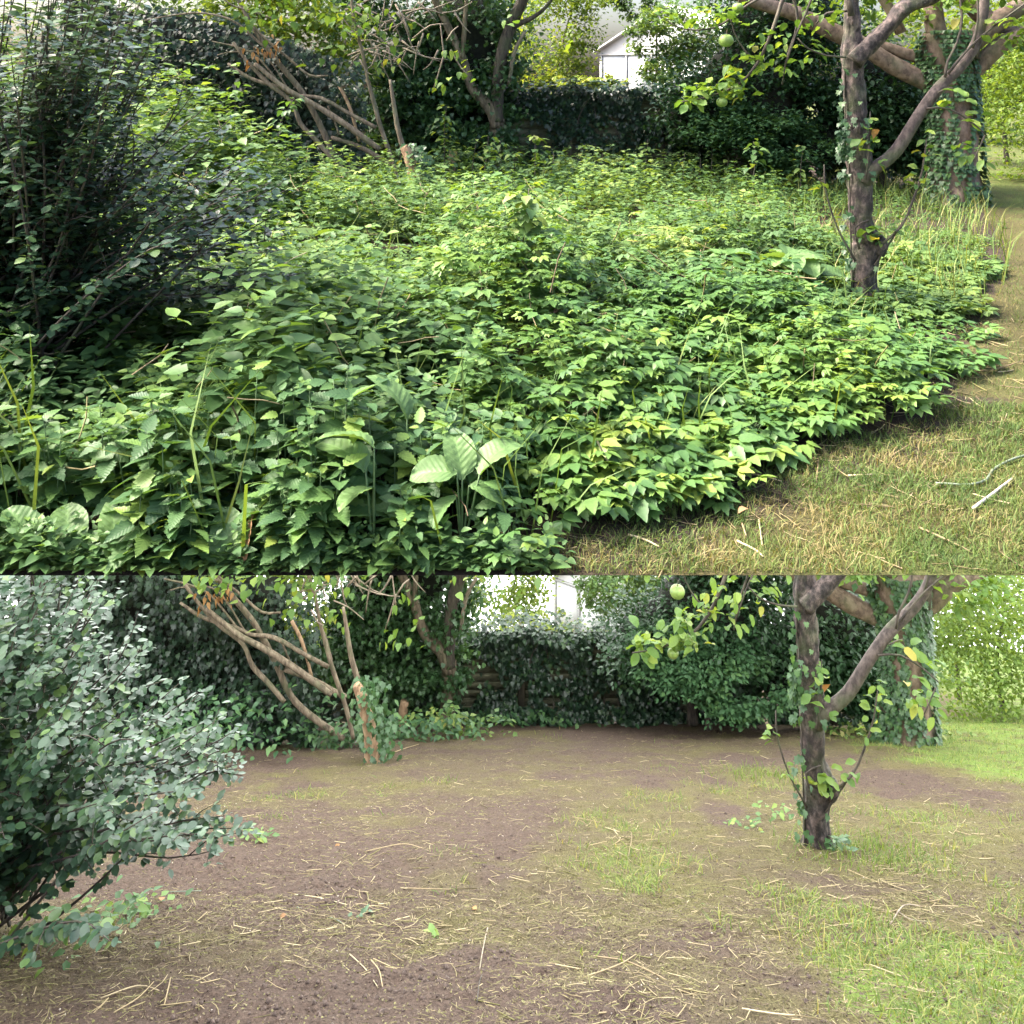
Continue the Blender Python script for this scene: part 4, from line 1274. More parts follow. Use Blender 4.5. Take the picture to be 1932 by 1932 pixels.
# -- ground elder
eid = np.where(is_eld)[0]; eid = eid[np.argsort(spots[eid, 1])]
ELD_OBJ = eid[:150]
eme = [leaf_mesh('leaf_elder', ELDER_HI, 'elder')]
P, h = spots[ELD_OBJ], H[ELD_OBJ]
lv = elder_leaves(P, h, r5, .16, 6)
for i in range(len(P)):
    root = empty('ground_elder', (P[i, 0], P[i, 1], 0))
    uu_ = P[i, 0] / P[i, 1] * F + CX
    zone = ['where the bed tapers out at the lawn', 'beside the dark bare patch at the lawn edge', 'along the middle of the lawn edge', 'at the lawn edge below the apple trunk', 'at the far corner of the lawn edge'][int(np.searchsorted([1050, 1280, 1500, 1700], uu_))]
    tag(root, 'low ground elder with divided leaves ' + zone, 'weed', 'ground elder ' + zone)
    for (pos, yaw, pitch, roll, L, t) in lv:
        if above_lip(pos[i:i + 1], L[i])[0]:
            q = Vector(pos[i]) - root.location
            lf = place_leaf(eme[0], 'leaf', q, yaw[i], pitch[i], roll[i], L[i], root)
            tube_part('stalk', [root.location, root.location + q * .6 + Vector((0, 0, .02)), root.location + q], [.0018, .0015, .0012], 'stem_green', root, 3, step=.3)
reste = eid[150:]
k1 = spots[reste, 1] < 5.6
mass('ground_elder_mass', reste[k1], 'elder', 'dense low ground elder leaves filling the middle of the weed bed', 'ground cover', ELDER_LO, 'elder', .16)
mass('ground_elder_mass_behind', reste[~k1], 'elder', 'bright ground elder spreading towards the apple tree', 'ground cover', ELDER_LO, 'weed', .17)
# -- loose weeds at the back
wid = np.where(is_weed)[0]
mass('weed_mass', wid, 'nettle', 'loose yellow green weeds at the back of the bed before the fence', 'weeds', LEAF3, 'weed', .11)

# a fringe of small leaves down to the terrace lip
r7 = np.random.default_rng(77)
Pf = plant_spots(420, LIP + .004, LIP + .13, 78); Pf = Pf[screen_u(Pf) < 1010 + r7.uniform(-60, 60, len(Pf))]
bag = Bag()
Pg = plant_spots(520, LIP + .002, LIP + .03, 79); Pg = Pg[screen_u(Pg) < 1010 + r7.uniform(-60, 60, len(Pg))]
for (pos, yaw, pitch, roll, L, t) in nettle_leaves(Pf, r7.uniform(.04, .15, len(Pf)), r7, .10, 3)[0] + nettle_leaves(Pg, r7.uniform(.012, .05, len(Pg)), r7, .13, 2)[0]:
    k = above_lip(pos, L * .22)
    bag.add(NETTLE_MID, pos[k], yaw[k], pitch[k] + .2, roll[k], L[k], t[k])
o = bag.build('seedling_fringe', 'nettle'); tag(o, 'fringe of small low leaves along the very front of the weed bed', 'ground cover', None, 'stuff')

# tall grass wisps mid and right back
bag = Bag()
P = plant_spots(9000, 6.2, 13.2, 21)
uu = screen_u(P)
k = (bed_depth(P[:, 0], P[:, 1]) > -.05) & (uu > np.interp(P[:, 1], [6, 9, 13], [1500, 1150, 1000])) & (r5.uniform(0, 1, len(P)) < np.interp(uu, [1000, 1500, 1900], [.35, .6, 1]))
P = P[k]; n = len(P)
bag.add(BLADE, np.column_stack([P, np.zeros(n)]), U(0, 6.28, n), U(-.2, .2, n), U(-.3, .3, n), U(.22, .48, n) * (.6 + .7 * fbm(P[:, 0], P[:, 1])), U(0, 1, n))
o = bag.build('tall_grass', 'grass'); tag(o, 'wispy pale tall grass round the back of the apple tree', 'grass', None, 'stuff')

bag = Bag()
P = plant_spots(2600, LIP + .05, 7.5, 61); P = P[(bed_depth(P[:, 0], P[:, 1]) > .1) & (fbm(P[:, 0] * 1.8 + 5, P[:, 1] * 1.8, 3) > .52)]; n = len(P)
hh = np.interp(screen_u(P), [0, 900, 1900], [.6, .5, .32])
bag.add(BLADE, np.column_stack([P, np.zeros(n)]), U(0, 6.28, n), U(-.3, .3, n), U(-.4, .4, n), U(.6, 1.25, n) * hh, U(0, .8, n))
o = bag.build('bed_grass', 'grass'); tag(o, 'long grass blades threading through the nettles and ground elder', 'grass', None, 'stuff')
bag = Bag()
P = plant_spots(520, LIP + .1, 9.5, 62); P = P[bed_depth(P[:, 0], P[:, 1]) > .15]; n = len(P)
bag.add(STRAWS[1], np.column_stack([P, height_at(P) * U(.75, 1.05, n)]), U(0, 6.28, n), U(-1.2, 1.2, n), U(-.5, .5, n), U(.12, .34, n), U(.3, 1, n))
o = bag.build('dead_stems', 'litter'); tag(o, 'broken brown dead stems caught among the weeds', 'stems', None, 'stuff')

# lawn blades of the upper garden
bag = Bag()
P = np.vstack([plant_spots(90000, LIP + .005, 4.4, 22), plant_spots(42000, 4.4, 8, 23), plant_spots(30000, 8, 15, 24)])
d = bed_depth(P[:, 0], P[:, 1]); uu = screen_u(P)
k = ((d < .12) | ((P[:, 1] > 10.5) & (uu > 1830))) & (fbm(P[:, 0] * 2.2, P[:, 1] * 2.2) + np.clip(-d, 0, .5) * .5 > .40 + r5.uniform(-.14, .14, len(P)))
P = P[k]; n = len(P)
bag.add(blade_tm(.05, .9), np.column_stack([P, up_h(P[:, 0], P[:, 1])]), U(0, 6.28, n), U(-.5, .3, n), U(-.4, .4, n), U(.014, .042, n), np.clip((fbm(P[:, 0] * 4, P[:, 1] * 4, 3) - .5) * 1.6 + U(.15, .95, n), 0, .99))
o = bag.build('lawn_grass', 'lawn_up'); tag(o, 'short mown grass of the lawn beside the weed bed', 'grass', None, 'stuff')
# dry litter along the lawn edge
bag = Bag()
P = plant_spots(5200, LIP + .02, 6, 25); d = bed_depth(P[:, 0], P[:, 1])
k = (d < .35) & (r5.uniform(0, 1, len(P)) < np.exp(-(d + .1) ** 2 / .16) * .8 + .3)
P = P[k]; n = len(P)
for q in range(3):
    s = slice(q, None, 3); m = len(P[s])
    bag.add(STRAWS[q], np.column_stack([P[s], up_h(P[s][:, 0], P[s][:, 1]) + .006]), U(0, 6.28, m), U(-.15, .15, m), U(-.5, .5, m), U(.03, .14, m), U(.25, 1, m))
o = bag.build('dry_litter', 'litter'); tag(o, 'dry stems and clippings strewn along the edge of the lawn', 'litter', None, 'stuff')


def stick(name, pts, r, mat, label, cat, group=None, lower=False):
    r = r * (.6 if lower else .8)
    P = [(gnd(u, v) if not lower else lowg(u, v)) for u, v in pts]
    P = [Vector((p.x, p.y, (up_h(np.array([p.x]), np.array([p.y]))[0] if not lower else low_h(np.array([p.x]), np.array([p.y]))[0]) + r * .9 + .008)) for p in P]
    V, T = tube(P, [r] * (len(P) - 1) + [r * .7], 6, rough=.1, step=.04)
    loc = P[0]
    o = obj(name, mesh_from(name, V - np.asarray(loc), T, smooth=True), mat, None, loc)
    tag(o, label, cat, group)
    return o


stick('peeled_stick', [(1836, 968), (1872, 940), (1910, 908)], .007, 'white_stick', 'short pale peeled stick lying on the lawn near the bent reed', 'stick')
stick('bent_reed', [(1765, 918), (1830, 920), (1862, 910), (1872, 892), (1900, 876), (1932, 868), (1960, 866)], .006, 'grey_reed', 'long grey green reed curving across the lawn', 'reed')
for q, (pts, lab) in enumerate([([(1432, 978), (1438, 1030)], 'short straight straw pointing to the viewer on the lawn edge'),
                                ([(1185, 1012), (1215, 1020), (1245, 1035)], 'bent dry stem at the tip of the weed bed'),
                                ([(1400, 890), (1440, 900), (1475, 908)], 'dry stalk beside the dark bare patch'),
                                ([(1545, 872), (1540, 912)], 'upright looking straw at the bed edge by the lawn'),
                                ([(1600, 905), (1650, 905)], 'pale straw lying level along the bed edge'),
                                ([(1680, 865), (1715, 845)], 'slanting dry twig poking from the ground elder'),
                                ([(1840, 705), (1880, 700), (1925, 688)], 'brown dry stalk on the lawn beyond the bed corner'),
                                ([(1735, 1007), (1790, 1030), (1830, 1048)], 'thin brown stalk low on the lawn near the frame foot'),
                                ([(1400, 985), (1408, 1010)], 'stubby dark twig at the lawn edge'),
                                ([(1390, 1020), (1425, 1040), (1440, 1055)], 'curved straw below the stubby dark twig')]):
    stick('dry_stem', pts, .0045, 'stem_dry', lab, 'stem', 'dry stems on the lawn edge')


# broad-leaved plants -------------------------------------------------------
def broad_tm(w=.32, curl=-.3, roll_=0.0, seed=0, shape='oval', tip=.0):
    nl, nw = 14, 8
    V, T = [], []
    for i in range(nl + 1):
        t = i / nl
        hw = w * (max(0, math.sin(math.pi * min(1, (t * .96 + .02) ** 1.05))) ** .6)
        if t < .12: hw = w * .12 + hw * .3
        for j in range(nw + 1):
            s = -1 + 2 * j / nw
            x = s * hw * (1 + .05 * math.sin(9 * t + seed))
            z = curl * t * t + .22 * abs(s) ** 1.5 * hw + roll_ * s * t * .3
            z += .024 * math.sin(t * 40 - abs(s) * 9) * (1 - abs(s) * .3) * (abs(s) > .08) + .02 * math.sin(s * 3 + t * 7 + seed) * abs(s)
            if j == nw // 2: z -= .02
            V.append((x, t, z))
    for i in range(nl):
        for j in range(nw):
            a = i * (nw + 1) + j; b = a + nw + 1
            T += [(a, a + 1, b + 1), (a, b + 1, b)]
    return np.array(V, float), np.array(T)


BM = [leaf_mesh('leaf_broad_%s' % c, broad_tm(w, cu, ro, sd), 'foxglove') for c, w, cu, ro, sd in (('flat', .36, -.42, .3, 0), ('arched', .33, -.75, .5, 2), ('twisted', .40, -.55, -.8, 4))]
BDM = [leaf_mesh('leaf_burdock_%s' % c, broad_tm(w, cu, ro, sd), 'burdock') for c, w, cu, ro, sd in (('a', .42, -.3, .2, 1), ('b', .45, -.45, -.4, 3))]
WITH = leaf_mesh('leaf_half_withered', broad_tm(.27, -.2, .6, 7), 'brown_leaf')


def broad_plant(name, leaves, label, cat, y, meshes):
    """leaves: (u, v of the leaf base, yaw, pitch, roll, length, mesh, base u, base v)"""
    u0 = leaves[0][0]
    root = empty(name, (at(u0, 0, y).x, y, 0))
    for (u, v, yaw, pitch, roll, L, mi) in leaves:
        p = at(u, v, y) - root.location
        if p.z < .02: p.z = .02
        me = meshes[mi] if mi >= 0 else WITH
        place_leaf(me, 'leaf' if mi >= 0 else 'withered_leaf', p, yaw, pitch, roll, L, root)
        tube_part('stalk', [root.location, root.location + p * .6, root.location + p], [.005, .004, .003], 'stem_green', root, 4, step=.2)
    tag(root, label, cat)
    return root


PI = math.pi
broad_plant('foxglove', [(872, 905, .2, 1.1, .2, .165, 0), (905, 895, -.6, .85, -.5, .155, 2), (862, 892, 1.6, .25, -.45, .15, 0), (860, 935, 2.3, -.1, .3, .12, 0), (885, 915, -1.9, .1, .3, .11, 1)], 'pale broad leaved rosette with one tall upright leaf among the nettles', 'foxglove', 3.02, BM)
broad_plant('foxglove', [(706, 845, 1.0, .65, .6, .16, 1), (690, 890, .9, .9, .2, .17, 1), (704, 920, 2.2, .2, .3, .13, 0)], 'broad leaved plant with two arching leaves, left of the upright rosette', 'foxglove', 2.98, BM)
broad_plant('foxglove', [(768, 790, .35, 1.2, .9, .17, 1)], 'single narrow broad leaf standing edge on behind the rosettes', 'foxglove', 3.25, BM)
broad_plant('foxglove', [(125, 1050, .35, .95, .2, .18, 0), (205, 1058, -.5, .8, -.5, .15, 2), (60, 1030, .9, .9, .2, .16, 0), (215, 1062, -.2, 1.3, .9, .16, 1), (20, 1055, .5, .8, .2, .16, 0), (160, 1068, .1, .7, .2, .12, 2)], 'broad pale leaves crowding the near corner below the nettles', 'foxglove', 2.915, BM)
broad_plant('foxglove', [(425, 1082, .05, 1.2, .3, .17, 0), (455, 1086, -.15, 1.25, -.4, .16, -1), (410, 1084, .7, 1.0, .3, .15, 1)], 'broad leaved plant with one half withered brown leaf at the very front', 'foxglove', 2.905, BM)
broad_plant('burdock', [(1490, 488, a, p, .2, L * .75, i % 2) for i, (a, p, L) in enumerate([(.3, .4, .26), (1.3, .3, .3), (2.2, .2, .28), (-.8, .3, .3), (-1.7, .25, .34), (-2.5, .1, .3), (3.0, .1, .28), (-.2, .8, .22)])] + [(1430, 484, 1.2, .3, .1, .22, 0), (1550, 520, -1.2, .3, .2, .22, 1), (1540, 508, 2.6, .2, .2, .2, 0)], 'pale burdock clump with huge leaves left of the apple trunk', 'burdock', 6.4, BDM)


# leafy sapling in the middle of the bed
def sapling(u0, v0, pts, y, nl, label, size=(.045, .075), spread=.12, mat='weed', cat='sapling', name='sapling'):
    root = empty(name, (at(pts[0][0], 0, y).x, y, 0))
    P = [root.location] + [at(a, b, y) for a, b in pts]
    tube_part('stem', P, np.linspace(.008, .003, len(P)), 'twig', root, 6)
    C, _ = spline(P[1:], [1] * (len(P) - 1), .03)
    me = leaf_mesh('leaf_' + name + mat, leaf_tm(6, .33, .2, -.25, .08), mat)
    for k in range(nl):
        i = int(rng.integers(0, len(C))); q = C[i]; yaw = U(0, 6.28); rch = U(.01, spread) * (1.1 - .7 * i / len(C))
        place_leaf(me, 'leaf', Vector(q) - root.location + Vector((-math.sin(yaw) * rch, math.cos(yaw) * rch, U(-.02, .03))), yaw, U(-.6, .2), U(-.4, .4), U(*size), root)
    tag(root, label, cat)
    return root


sapling(0, 0, [(918, 660), (950, 580), (978, 500), (992, 420), (998, 355)], 5.1, 290, 'slender leafy sapling rising from the middle of the weeds', (.06, .095), spread=.27)
sapling(0, 0, [(935, 420), (940, 330), (945, 265)], 11.5, 90, 'leafy shoot climbing before the ivied forked tree', (.07, .11), .25)
sapling(0, 0, [(440, 300), (442, 240), (445, 160)], 8.5, 70, 'tall nettle like weed standing against the dark ivy bank', (.06, .10), .18, 'nettle', 'weed', 'tall_weed')
sapling(0, 0, [(500, 300), (530, 230), (555, 185)], 8.8, 70, 'leaning leafy weed before the dark ivy bank', (.06, .10), .18, 'nettle', 'weed', 'tall_weed')
sapling(0, 0, [(840, 330), (838, 260), (842, 200)], 11, 80, 'leafy shoot rising left of the ivied forked tree', (.07, .11), .2)
for k, (a, b, w_) in enumerate([(1095, 290, 'in the gap beside the ivied fork'), (1135, 300, 'right of the gap by the fence'), (1220, 275, 'before the middle of the fence'), (1290, 300, 'before the blue green bush'), (1320, 312, 'under the blue green bush'), (1372, 310, 'at the foot of the blue green bush'), (1590, 330, 'just left of the apple trunk')]):
    sapling(0, 0, [(a - 4, b + 60), (a, b + 20), (a + 2, b - 12)], 12.3, 26, 'upright nettle spike ' + w_, (.07, .11), .16, 'weed', 'weed', 'nettle_spike')
for k in range(16):
    a, b = U(660, 1520), U(262, 318)
    o = sapling(0, 0, [(a - 4, b + 60), (a + U(-6, 6), b + 20), (a + U(-8, 8), b - 12)], U(10.6, 12.6), 24, 'leafy weed spike rising from the back of the weed bed', (.07, .12), .17, 'weed', 'weed', 'weed_spike')
    o['group'] = 'weed spikes at the back of the bed'
for k, (u0, v0, u1, v1, y, lab) in enumerate([(903, 455, 900, 385, 7.6, 'pale dead stalk standing left of the sapling'), (1297, 455, 1283, 408, 8.5, 'bleached dead stalk standing in the middle weeds'), (1224, 500, 1237, 452, 7.4, 'thin bent dead stalk in the middle weeds'), (1506, 595, 1506, 520, 5.7, 'thin straight dead stalk left of the apple trunk'), (880, 520, 884, 465, 6.6, 'brown dead stalk left of the leafy sapling')]):
    p0, p1 = at(u0, v0 + 40, y), at(u1, v1, y); p0.z = 0
    V, T = tube([p0, p0.lerp(p1, .5) + Vector((.01, 0, 0)), p1], [.006, .005, .003], 5)
    o = obj('dead_stalk', mesh_from('dead_stalk', V - np.asarray(p0), T, smooth=True), 'stem_dry', None, p0); tag(o, lab, 'stalk', 'dead stalks in the weed bed')

# ================================================================== TWINS IN THE LOWER GARDEN
tree = child_map()
for root, y0, lab, grp in CLONES:
    clone(root, y0, lab, grp, tree)

# ================================================================== LOWER GARDEN: CLEARED SOIL
def low_spots(n, y0, y1, seed):
    r = np.random.default_rng(seed)
    n = int(n * 1.18)
    y = np.sqrt(r.uniform(y0 ** 2, y1 ** 2, n))
    return np.stack([(r.uniform(-180, 2280, n) - CX) / F * y, y], 1)


def low_pos(P, dz=0.0):
    return np.column_stack([P, low_h(P[:, 0], P[:, 1]) + dz])


r6 = np.random.default_rng(33)
TILT = -math.atan(SLOPE)                    # litter lies on the falling bank
bag = Bag()
P = np.vstack([low_spots(2600, 3.45, 5, 41), low_spots(3200, 5, 8, 42), low_spots(3500, 8, 13, 43)])
dn = fbm(P[:, 0] * 1.6 + 8, P[:, 1] * 1.6)
P = P[(dn + r6.uniform(-.22, .22, len(P)) > .5) & (bare(P[:, 0], P[:, 1]) < r6.uniform(.1, .7, len(P)))]
CLU = []
for (u, v, su, sv, m) in [(1180, 1590, 35, 25, 110), (1650, 1670, 70, 40, 240), (1700, 1735, 60, 25, 130), (1220, 1850, 80, 50, 110), (1250, 1900, 90, 40, 90), (690, 1700, 60, 50, 160), (800, 1760, 60, 35, 150), (860, 1605, 60, 15, 70), (1000, 1680, 120, 60, 160),
                          (1560, 1540, 120, 35, 260), (1400, 1640, 120, 60, 200), (1150, 1540, 80, 30, 110), (300, 1860, 130, 45, 130), (250, 1760, 120, 40, 90), (560, 1720, 80, 50, 90), (1650, 1800, 160, 60, 200), (1330, 1440, 60, 14, 70), (700, 1560, 200, 60, 160), (1800, 1600, 80, 80, 200), (930, 1460, 250, 30, 160)]:
    q = np.stack([u + r6.normal(size=m) * su, v + r6.normal(size=m) * sv], 1); yy = EYE * F / (np.maximum(q[:, 1], 1340) - HA - DV)
    CLU.append(np.stack([(q[:, 0] - CX) / F * yy, yy], 1))
CLU = np.concatenate(CLU); n = len(P)


def on_bank(bag, tm, P, sc, tint, dz=.004, lift=.12):
    """litter that lies on the bank: its plane follows the slope"""
    n = len(P)
    yaw = r6.uniform(0, 6.28, n)
    pitch = -np.arctan(SLOPE * np.cos(yaw)) + r6.normal(size=n) * lift
    roll = np.arctan(SLOPE * np.sin(yaw)) * -1 + r6.normal(size=n) * lift
    bag.add(tm, low_pos(P, dz), yaw, pitch, roll, sc, tint)


for q in range(3):
    s = P[q::3]
    on_bank(bag, STRAWS[q], s, r6.uniform(.02, .08, len(s)) * np.where(r6.uniform(0, 1, len(s)) < .08, 1.9, 1), r6.uniform(.3, .95, len(s)))
for q in range(3):
    s_ = CLU[q::3]
    on_bank(bag, STRAWS[q], s_, r6.uniform(.03, .14, len(s_)), r6.uniform(.5, .999, len(s_)), .006, .14)
o = bag.build('straw_litter', 'litter'); tag(o, 'straw and cut stems scattered over the cleared lower soil', 'litter', None, 'stuff')
bag = Bag()
P = np.vstack([low_spots(16000, 3.45, 5.2, 44), low_spots(14000, 5.2, 9, 45), low_spots(6000, 9, 13, 46)])
n = len(P)
on_bank(bag, LEAF2, P, r6.uniform(.006, .018, n), r6.uniform(.05, .6, n), .002, .4)
P = np.vstack([low_spots(26000, 3.45, 5.2, 54), low_spots(24000, 5.2, 9, 55), low_spots(9000, 9, 13, 56)])
P = P[fbm(P[:, 0] * 1.3 + 3, P[:, 1] * 1.3, 4) + r6.uniform(-.2, .2, len(P)) - .55 * bare(P[:, 0], P[:, 1]) > .40]; n = len(P)
on_bank(bag, FIBRE, P, r6.uniform(.015, .055, n), np.clip(r6.normal(.42, .2, n), .02, .95), .004, .25)
o = bag.build('leaf_crumbs', 'litter'); tag(o, 'brown leaf crumbs mixed into the cleared lower soil', 'litter', None, 'stuff')
bag = Bag()
cl = np.array([(0, 0, .6), (.6, 0, 0), (-.3, .55, .05), (-.35, -.5, 0), (0, 0, -.4)]); ct = np.array([(0, 1, 2), (0, 2, 3), (0, 3, 1), (4, 2, 1), (4, 3, 2), (4, 1, 3)])
P = np.vstack([low_spots(5000, 3.45, 6, 47), low_spots(2500, 6, 12, 48)]); n = len(P)
bag.add((cl, ct), low_pos(P, .0), r6.uniform(0, 6.28, n), r6.uniform(-.5, .5, n), r6.uniform(-.5, .5, n), np.where(bare(P[:, 0], P[:, 1]) > .35, r6.uniform(.008, .03, n), r6.uniform(.004, .014, n)), 0)
o = bag.build('soil_crumbs', 'clod'); tag(o, 'small dark clods of the cleared lower soil', 'soil', None, 'stuff')
bag = Bag()
P = low_spots(420, 3.45, 8, 49); n = len(P)
bag.add((cl, ct), low_pos(P, .004), r6.uniform(0, 6.28, n), 0, 0, r6.uniform(.004, .010, n), 0)
o = bag.build('pale_chips', 'chip'); tag(o, 'tiny pale chips dotted over the cleared lower soil', 'chips', None, 'stuff')
# grass of the lower garden
bag = Bag()
P = np.vstack([low_spots(30000, 3.45, 5.5, 51), low_spots(34000, 5.5, 9, 52), low_spots(50000, 9, 15, 53)])
t = low_turf(P[:, 0], P[:, 1]) + (fbm(P[:, 0] * 2.6, P[:, 1] * 2.6) - .5) * .9
P = P[t > .78 + r6.uniform(-.15, .15, len(P))]; n = len(P)
bag.add(blade_tm(.06, .9), low_pos(P), r6.uniform(0, 6.28, n), r6.uniform(-.5, .3, n), r6.uniform(-.4, .4, n), r6.uniform(.02, .06, n), r6.uniform(0, 1, n))
o = bag.build('lawn_grass', 'lawn'); tag(o, 'short grass coloured as sunlit at the side of the cleared lower garden', 'grass', None, 'stuff')


def tuft(u, v, n, rx, H_, name, lab, cat, mat='grass', blades=True):
    p = lowg(u, v)
    root_z = low_h(np.array([p.x]), np.array([p.y]))[0]
    X = p.x + r6.normal(size=n) * rx * .5; Y = p.y + r6.normal(size=n) * rx * .5
    Z = low_h(X, Y)
    if not blades:
        root = empty(name, (p.x, p.y, root_z))
        me = leaf_mesh('leaf_seedling_' + mat, LEAF3, mat)
        for i in range(n):
            place_leaf(me, 'leaf', (X[i] - p.x, Y[i] - p.y, Z[i] - root_z + r6.uniform(.01, 1) * H_), r6.uniform(0, 6.28), r6.uniform(-.5, .4), r6.uniform(-.4, .4), r6.uniform(.03, .07), root)
        return tag(root, lab, cat)
    bag = Bag()
    if blades:
        bag.add(blade_tm(.04, .7), np.stack([X, Y, Z], 1), r6.uniform(0, 6.28, n), r6.uniform(-.3, .3, n), r6.uniform(-.4, .4, n), r6.uniform(.5, 1, n) * H_, r6.uniform(0, .7, n))
    o = bag.build(name, mat, None, (p.x, p.y, root_z)); tag(o, lab, cat, None, 'stuff')
    return o


tuft(1575, 1600, 60, .12, .10, 'ivy_clump', 'small ivy clump at the foot of the lower apple trunk', 'ivy', 'ivy_bright', False)
tuft(1620, 1600, 420, .5, .10, 'grass_tuft', 'bright green tuft right of the lower apple trunk', 'grass tuft', 'lawn')
tuft(1640, 1625, 160, .35, .06, 'grass_tuft', 'low green fringe in front of the tuft by the lower apple trunk', 'grass tuft', 'lawn')
tuft(1440, 1465, 240, .5, .11, 'grass_tuft', 'green strip of grass left of the lower apple trunk', 'grass tuft', 'lawn')
tuft(1465, 1545, 40, .2, .10, 'seedling', 'pale seedlings just left of the lower apple trunk', 'weed', 'weed', False)
tuft(1410, 1565, 30, .15, .08, 'seedling', 'sparse seedling further left of the lower apple trunk', 'weed', 'weed', False)
tuft(520, 1545, 60, .16, .05, 'grass_tuft', 'small green tuft near the lower shrub tip', 'grass tuft', 'lawn')
tuft(485, 1585, 40, .12, .06, 'seedling', 'little seedling below the lower shrub tip', 'weed', 'weed', False)
tuft(255, 1725, 70, .22, .08, 'seedling', 'dark leafy weed remnant at the shaded front', 'weed', 'nettle', False)
tuft(120, 1770, 130, .4, .10, 'seedling', 'patch of nettle remnants at the near shaded corner', 'weed', 'nettle', False)
tuft(40, 1650, 200, .5, .4, 'seedling', 'leafy nettles under the lower shrub', 'weed', 'nettle', False)
tuft(820, 1755, 9, .06, .02, 'seedling', 'tiny bright seedling in the middle of the soil', 'weed', 'elder', False)
tuft(685, 1730, 8, .05, .02, 'seedling', 'tiny pale seedling left of the bright one', 'weed', 'ivy_bright', False)
tuft(850, 1610, 40, .2, .04, 'grass_tuft', 'faint straw coloured tuft in the middle distance', 'grass tuft', 'grass')
tuft(1160, 1690, 70, .3, .04, 'grass_tuft', 'faint green tuft on the middle soil', 'grass tuft', 'lawn')
tuft(1250, 1450, 60, .3, .05, 'grass_tuft', 'dry tuft before the far fence', 'grass tuft', 'grass')
# weeds left standing round the stems at the back
for (u, v, n, rx, hh, lab, mt) in [(430, 1415, 650, 1.5, .75, 'stand of nettles left growing beneath the lower ivy bank', 'bush_mid'), (330, 1440, 400, 1.1, .6, 'nettles left growing behind the lower shrub', 'bush_mid'), (655, 1415, 260, .6, .32, 'low greenery at the foot of the lower leaning stems', 'ivy_bright'),
                                   (770, 1400, 300, .9, .3, 'low greenery right of the lower snapped trunk', 'bush_mid'), (860, 1392, 260, .7, .42, 'bright weeds at the foot of the lower ivied fork', 'weed'), (940, 1372, 420, 1.6, .18, 'ground cover along the foot of the lower fence', 'bush_mid'), (1150, 1360, 320, 2.2, .14, 'sparse ground cover before the middle of the lower fence', 'ivy_bright'), (1690, 1395, 220, .9, .16, 'greenery round the foot of the lower ivied big tree', 'grass')]:
    p = lowg(u, v); X = p.x + r6.normal(size=n) * rx * .5; Y = p.y + np.abs(r6.normal(size=n)) * rx * .35; Z = low_h(X, Y)
    hz = r6.uniform(.05, 1, n) * hh * (.5 + fbm(X * 2, Y * 2))
    bag = Bag().add(LEAF3, np.stack([X, Y, Z + hz], 1), r6.uniform(0, 6.28, n), r6.uniform(-.6, .3, n), r6.uniform(-.4, .4, n), r6.uniform(.06, .12, n), r6.uniform(0, 1, n))
    o = bag.build('undergrowth', mt, None, (p.x, p.y, p.z)); tag(o, lab, 'weeds', None, 'stuff')

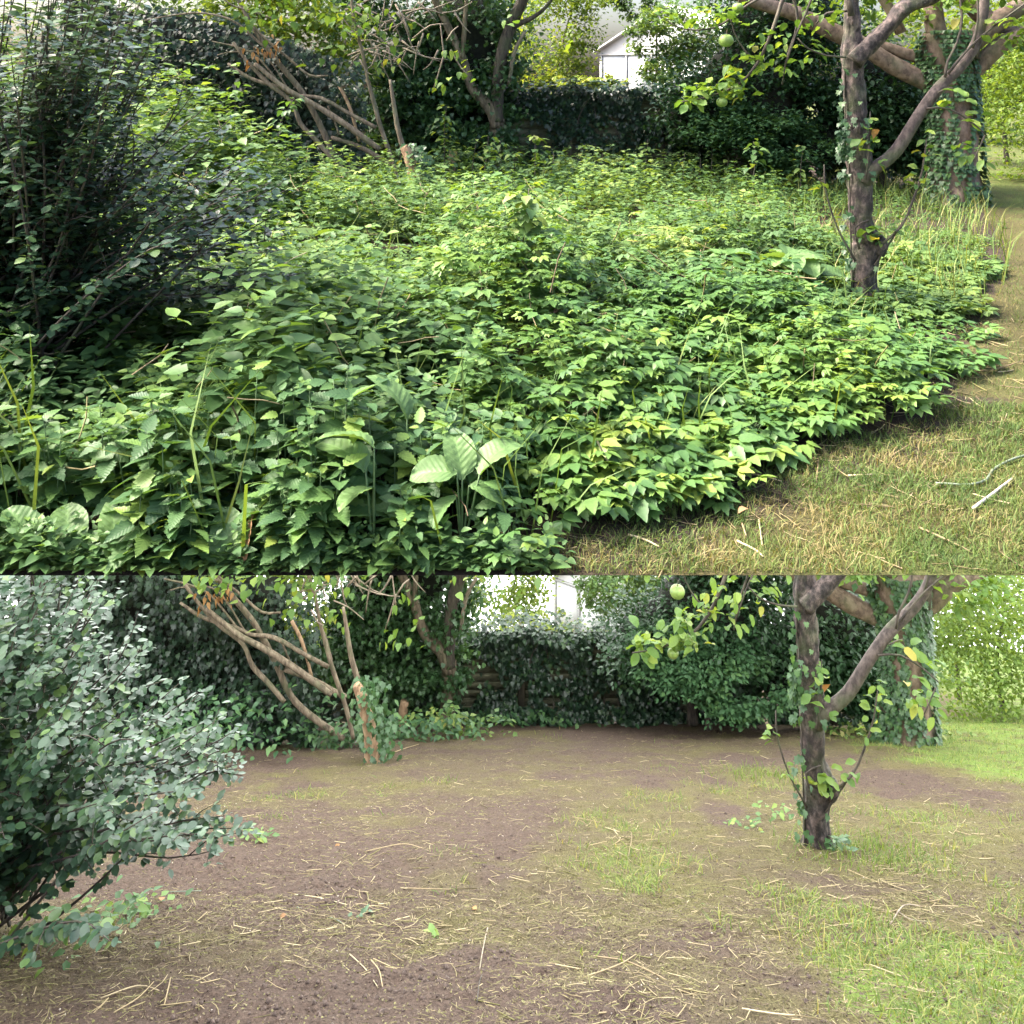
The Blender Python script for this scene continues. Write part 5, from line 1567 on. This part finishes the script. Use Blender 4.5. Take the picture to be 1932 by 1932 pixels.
# single sticks and straw bundles one can point at
for q, (pts, r, mt, lab) in enumerate([
        ([(920, 1750), (912, 1790), (905, 1835)], .006, 'dead_twig', 'straight pinkish stick pointing at the viewer mid soil'),
        ([(700, 1815), (715, 1840), (722, 1868)], .005, 'stem_dry', 'bent straw just left of the straight pinkish stick'),
        ([(660, 1805), (690, 1830), (712, 1865)], .004, 'stem_dry', 'thin straw beside the bent straw'),
        ([(1120, 1805), (1180, 1815), (1235, 1835), (1260, 1850)], .005, 'stem_dry', 'long straw in the right foreground bundle'),
        ([(1110, 1845), (1170, 1825), (1200, 1800)], .005, 'stem_dry', 'straw crossing the long straw of the foreground bundle'),
        ([(1165, 1790), (1215, 1815)], .004, 'stem_dry', 'short straw on top of the foreground bundle'),
        ([(550, 1690), (600, 1700), (655, 1715)], .005, 'stem_dry', 'straw in the left middle of the soil'),
        ([(560, 1720), (630, 1735), (650, 1750)], .004, 'grey_reed', 'greenish stalk below the left middle straw'),
        ([(320, 1690), (380, 1682)], .004, 'grey_reed', 'greenish stem near the shaded left side'),
        ([(190, 1880), (260, 1860), (300, 1870)], .005, 'stem_dry', 'curved stem at the bottom near the shaded corner'),
        ([(310, 1900), (318, 1870), (322, 1850)], .005, 'stem_dry', 'stem pointing away at the bottom of the shaded side'),
        ([(215, 1920), (260, 1890), (290, 1860)], .004, 'stem_dry', 'long thin stem across the bottom left litter'),
        ([(1680, 1750), (1705, 1725), (1735, 1718)], .006, 'dead_twig', 'forked pale twig lying below the apple trunk'),
        ([(1690, 1725), (1720, 1745), (1760, 1748)], .005, 'dead_twig', 'pale twig crossing the forked twig'),
        ([(1158, 1566), (1182, 1592), (1205, 1606)], .0045, 'stem_dry', 'pale straw in the small heap mid soil'),
        ([(1186, 1612), (1192, 1580), (1186, 1562)], .0045, 'stem_dry', 'straw standing across the small heap'),
        ([(1140, 1600), (1170, 1588), (1178, 1586)], .0045, 'stem_dry', 'pale straw lying level on the small heap'),
        ([(1080, 1545), (1130, 1550)], .005, 'stem_dry', 'level straw above the small heap'),
        ([(1600, 1640), (1650, 1660), (1690, 1675)], .005, 'stem_dry', 'straw lying in front of the lower apple trunk'),
        ([(1560, 1690), (1590, 1700), (1610, 1690)], .004, 'stem_dry', 'curved straw between apple trunk and forked twig'),
        ([(1640, 1820), (1700, 1845)], .004, 'stem_dry', 'straw on the green patch at the right'),
        ([(1400, 1905), (1460, 1915), (1500, 1925)], .005, 'stem_dry', 'straw at the bottom right of centre'),
        ([(1130, 1920), (1180, 1905), (1190, 1890)], .005, 'stem_dry', 'angled straw at the bottom centre'),
        ([(770, 1680), (850, 1685)], .004, 'stem_dry', 'thin level straw left of the small heap'),
        ([(690, 1610), (760, 1600), (800, 1608)], .004, 'stem_dry', 'straw in the middle distance left'),
        ([(900, 1890), (905, 1860), (915, 1835)], .004, 'twig', 'dark twig below the straight pinkish stick'),
        ([(1250, 1360), (1290, 1350), (1330, 1356)], .009, 'dead_twig', 'arched dead branch before the lower dark bush'),
        ([(700, 1436), (750, 1420), (790, 1405)], .008, 'stem_dry', 'slanting pale cane beside the lower snapped trunk')]):
    stick('cut_stem', pts, r, mt, lab, 'stem', 'cut stems on the cleared soil', True)
for (u, v, a, mt, lab) in [(305, 1712, .4, 'brown_leaf', 'curled brown leaf at the shaded left of the soil'), (900, 1720, 1.2, 'orange_leaf', 'small orange leaf in the middle of the soil'), (540, 1735, 2.0, 'brown_leaf', 'dry leaf left of the middle straws'), (640, 1600, 2.6, 'orange_leaf', 'tiny orange leaf in the middle distance')]:
    p = lowg(u, v); z = low_h(np.array([p.x]), np.array([p.y]))[0]
    o = place_leaf(leaf_mesh('leaf_fallen_' + mt, leaf_tm(5, .35, .4, -.2), mt), 'fallen_leaf', (p.x, p.y, z + .012), a, -.2, .2, .05, None); tag(o, lab, 'leaf', 'fallen leaves on the cleared soil')
for (u, v, a, mt, lab) in [(945, 1030, .4, 'orange_leaf', 'orange dead leaf at the lawn corner of the weed bed'), (975, 1058, 1.6, 'brown_leaf', 'curled brown leaf beside the orange dead leaf'), (1412, 975, 2.2, 'brown_leaf', 'brown leaf on the bare patch at the bed edge')]:
    p = gnd(u, v)
    o = place_leaf(leaf_mesh('leaf_fallen_' + mt, leaf_tm(5, .35, .4, -.2), mt), 'fallen_leaf', (p.x, p.y, .03), a, .2, .2, .06, None); tag(o, lab, 'leaf', 'fallen leaves by the lawn')
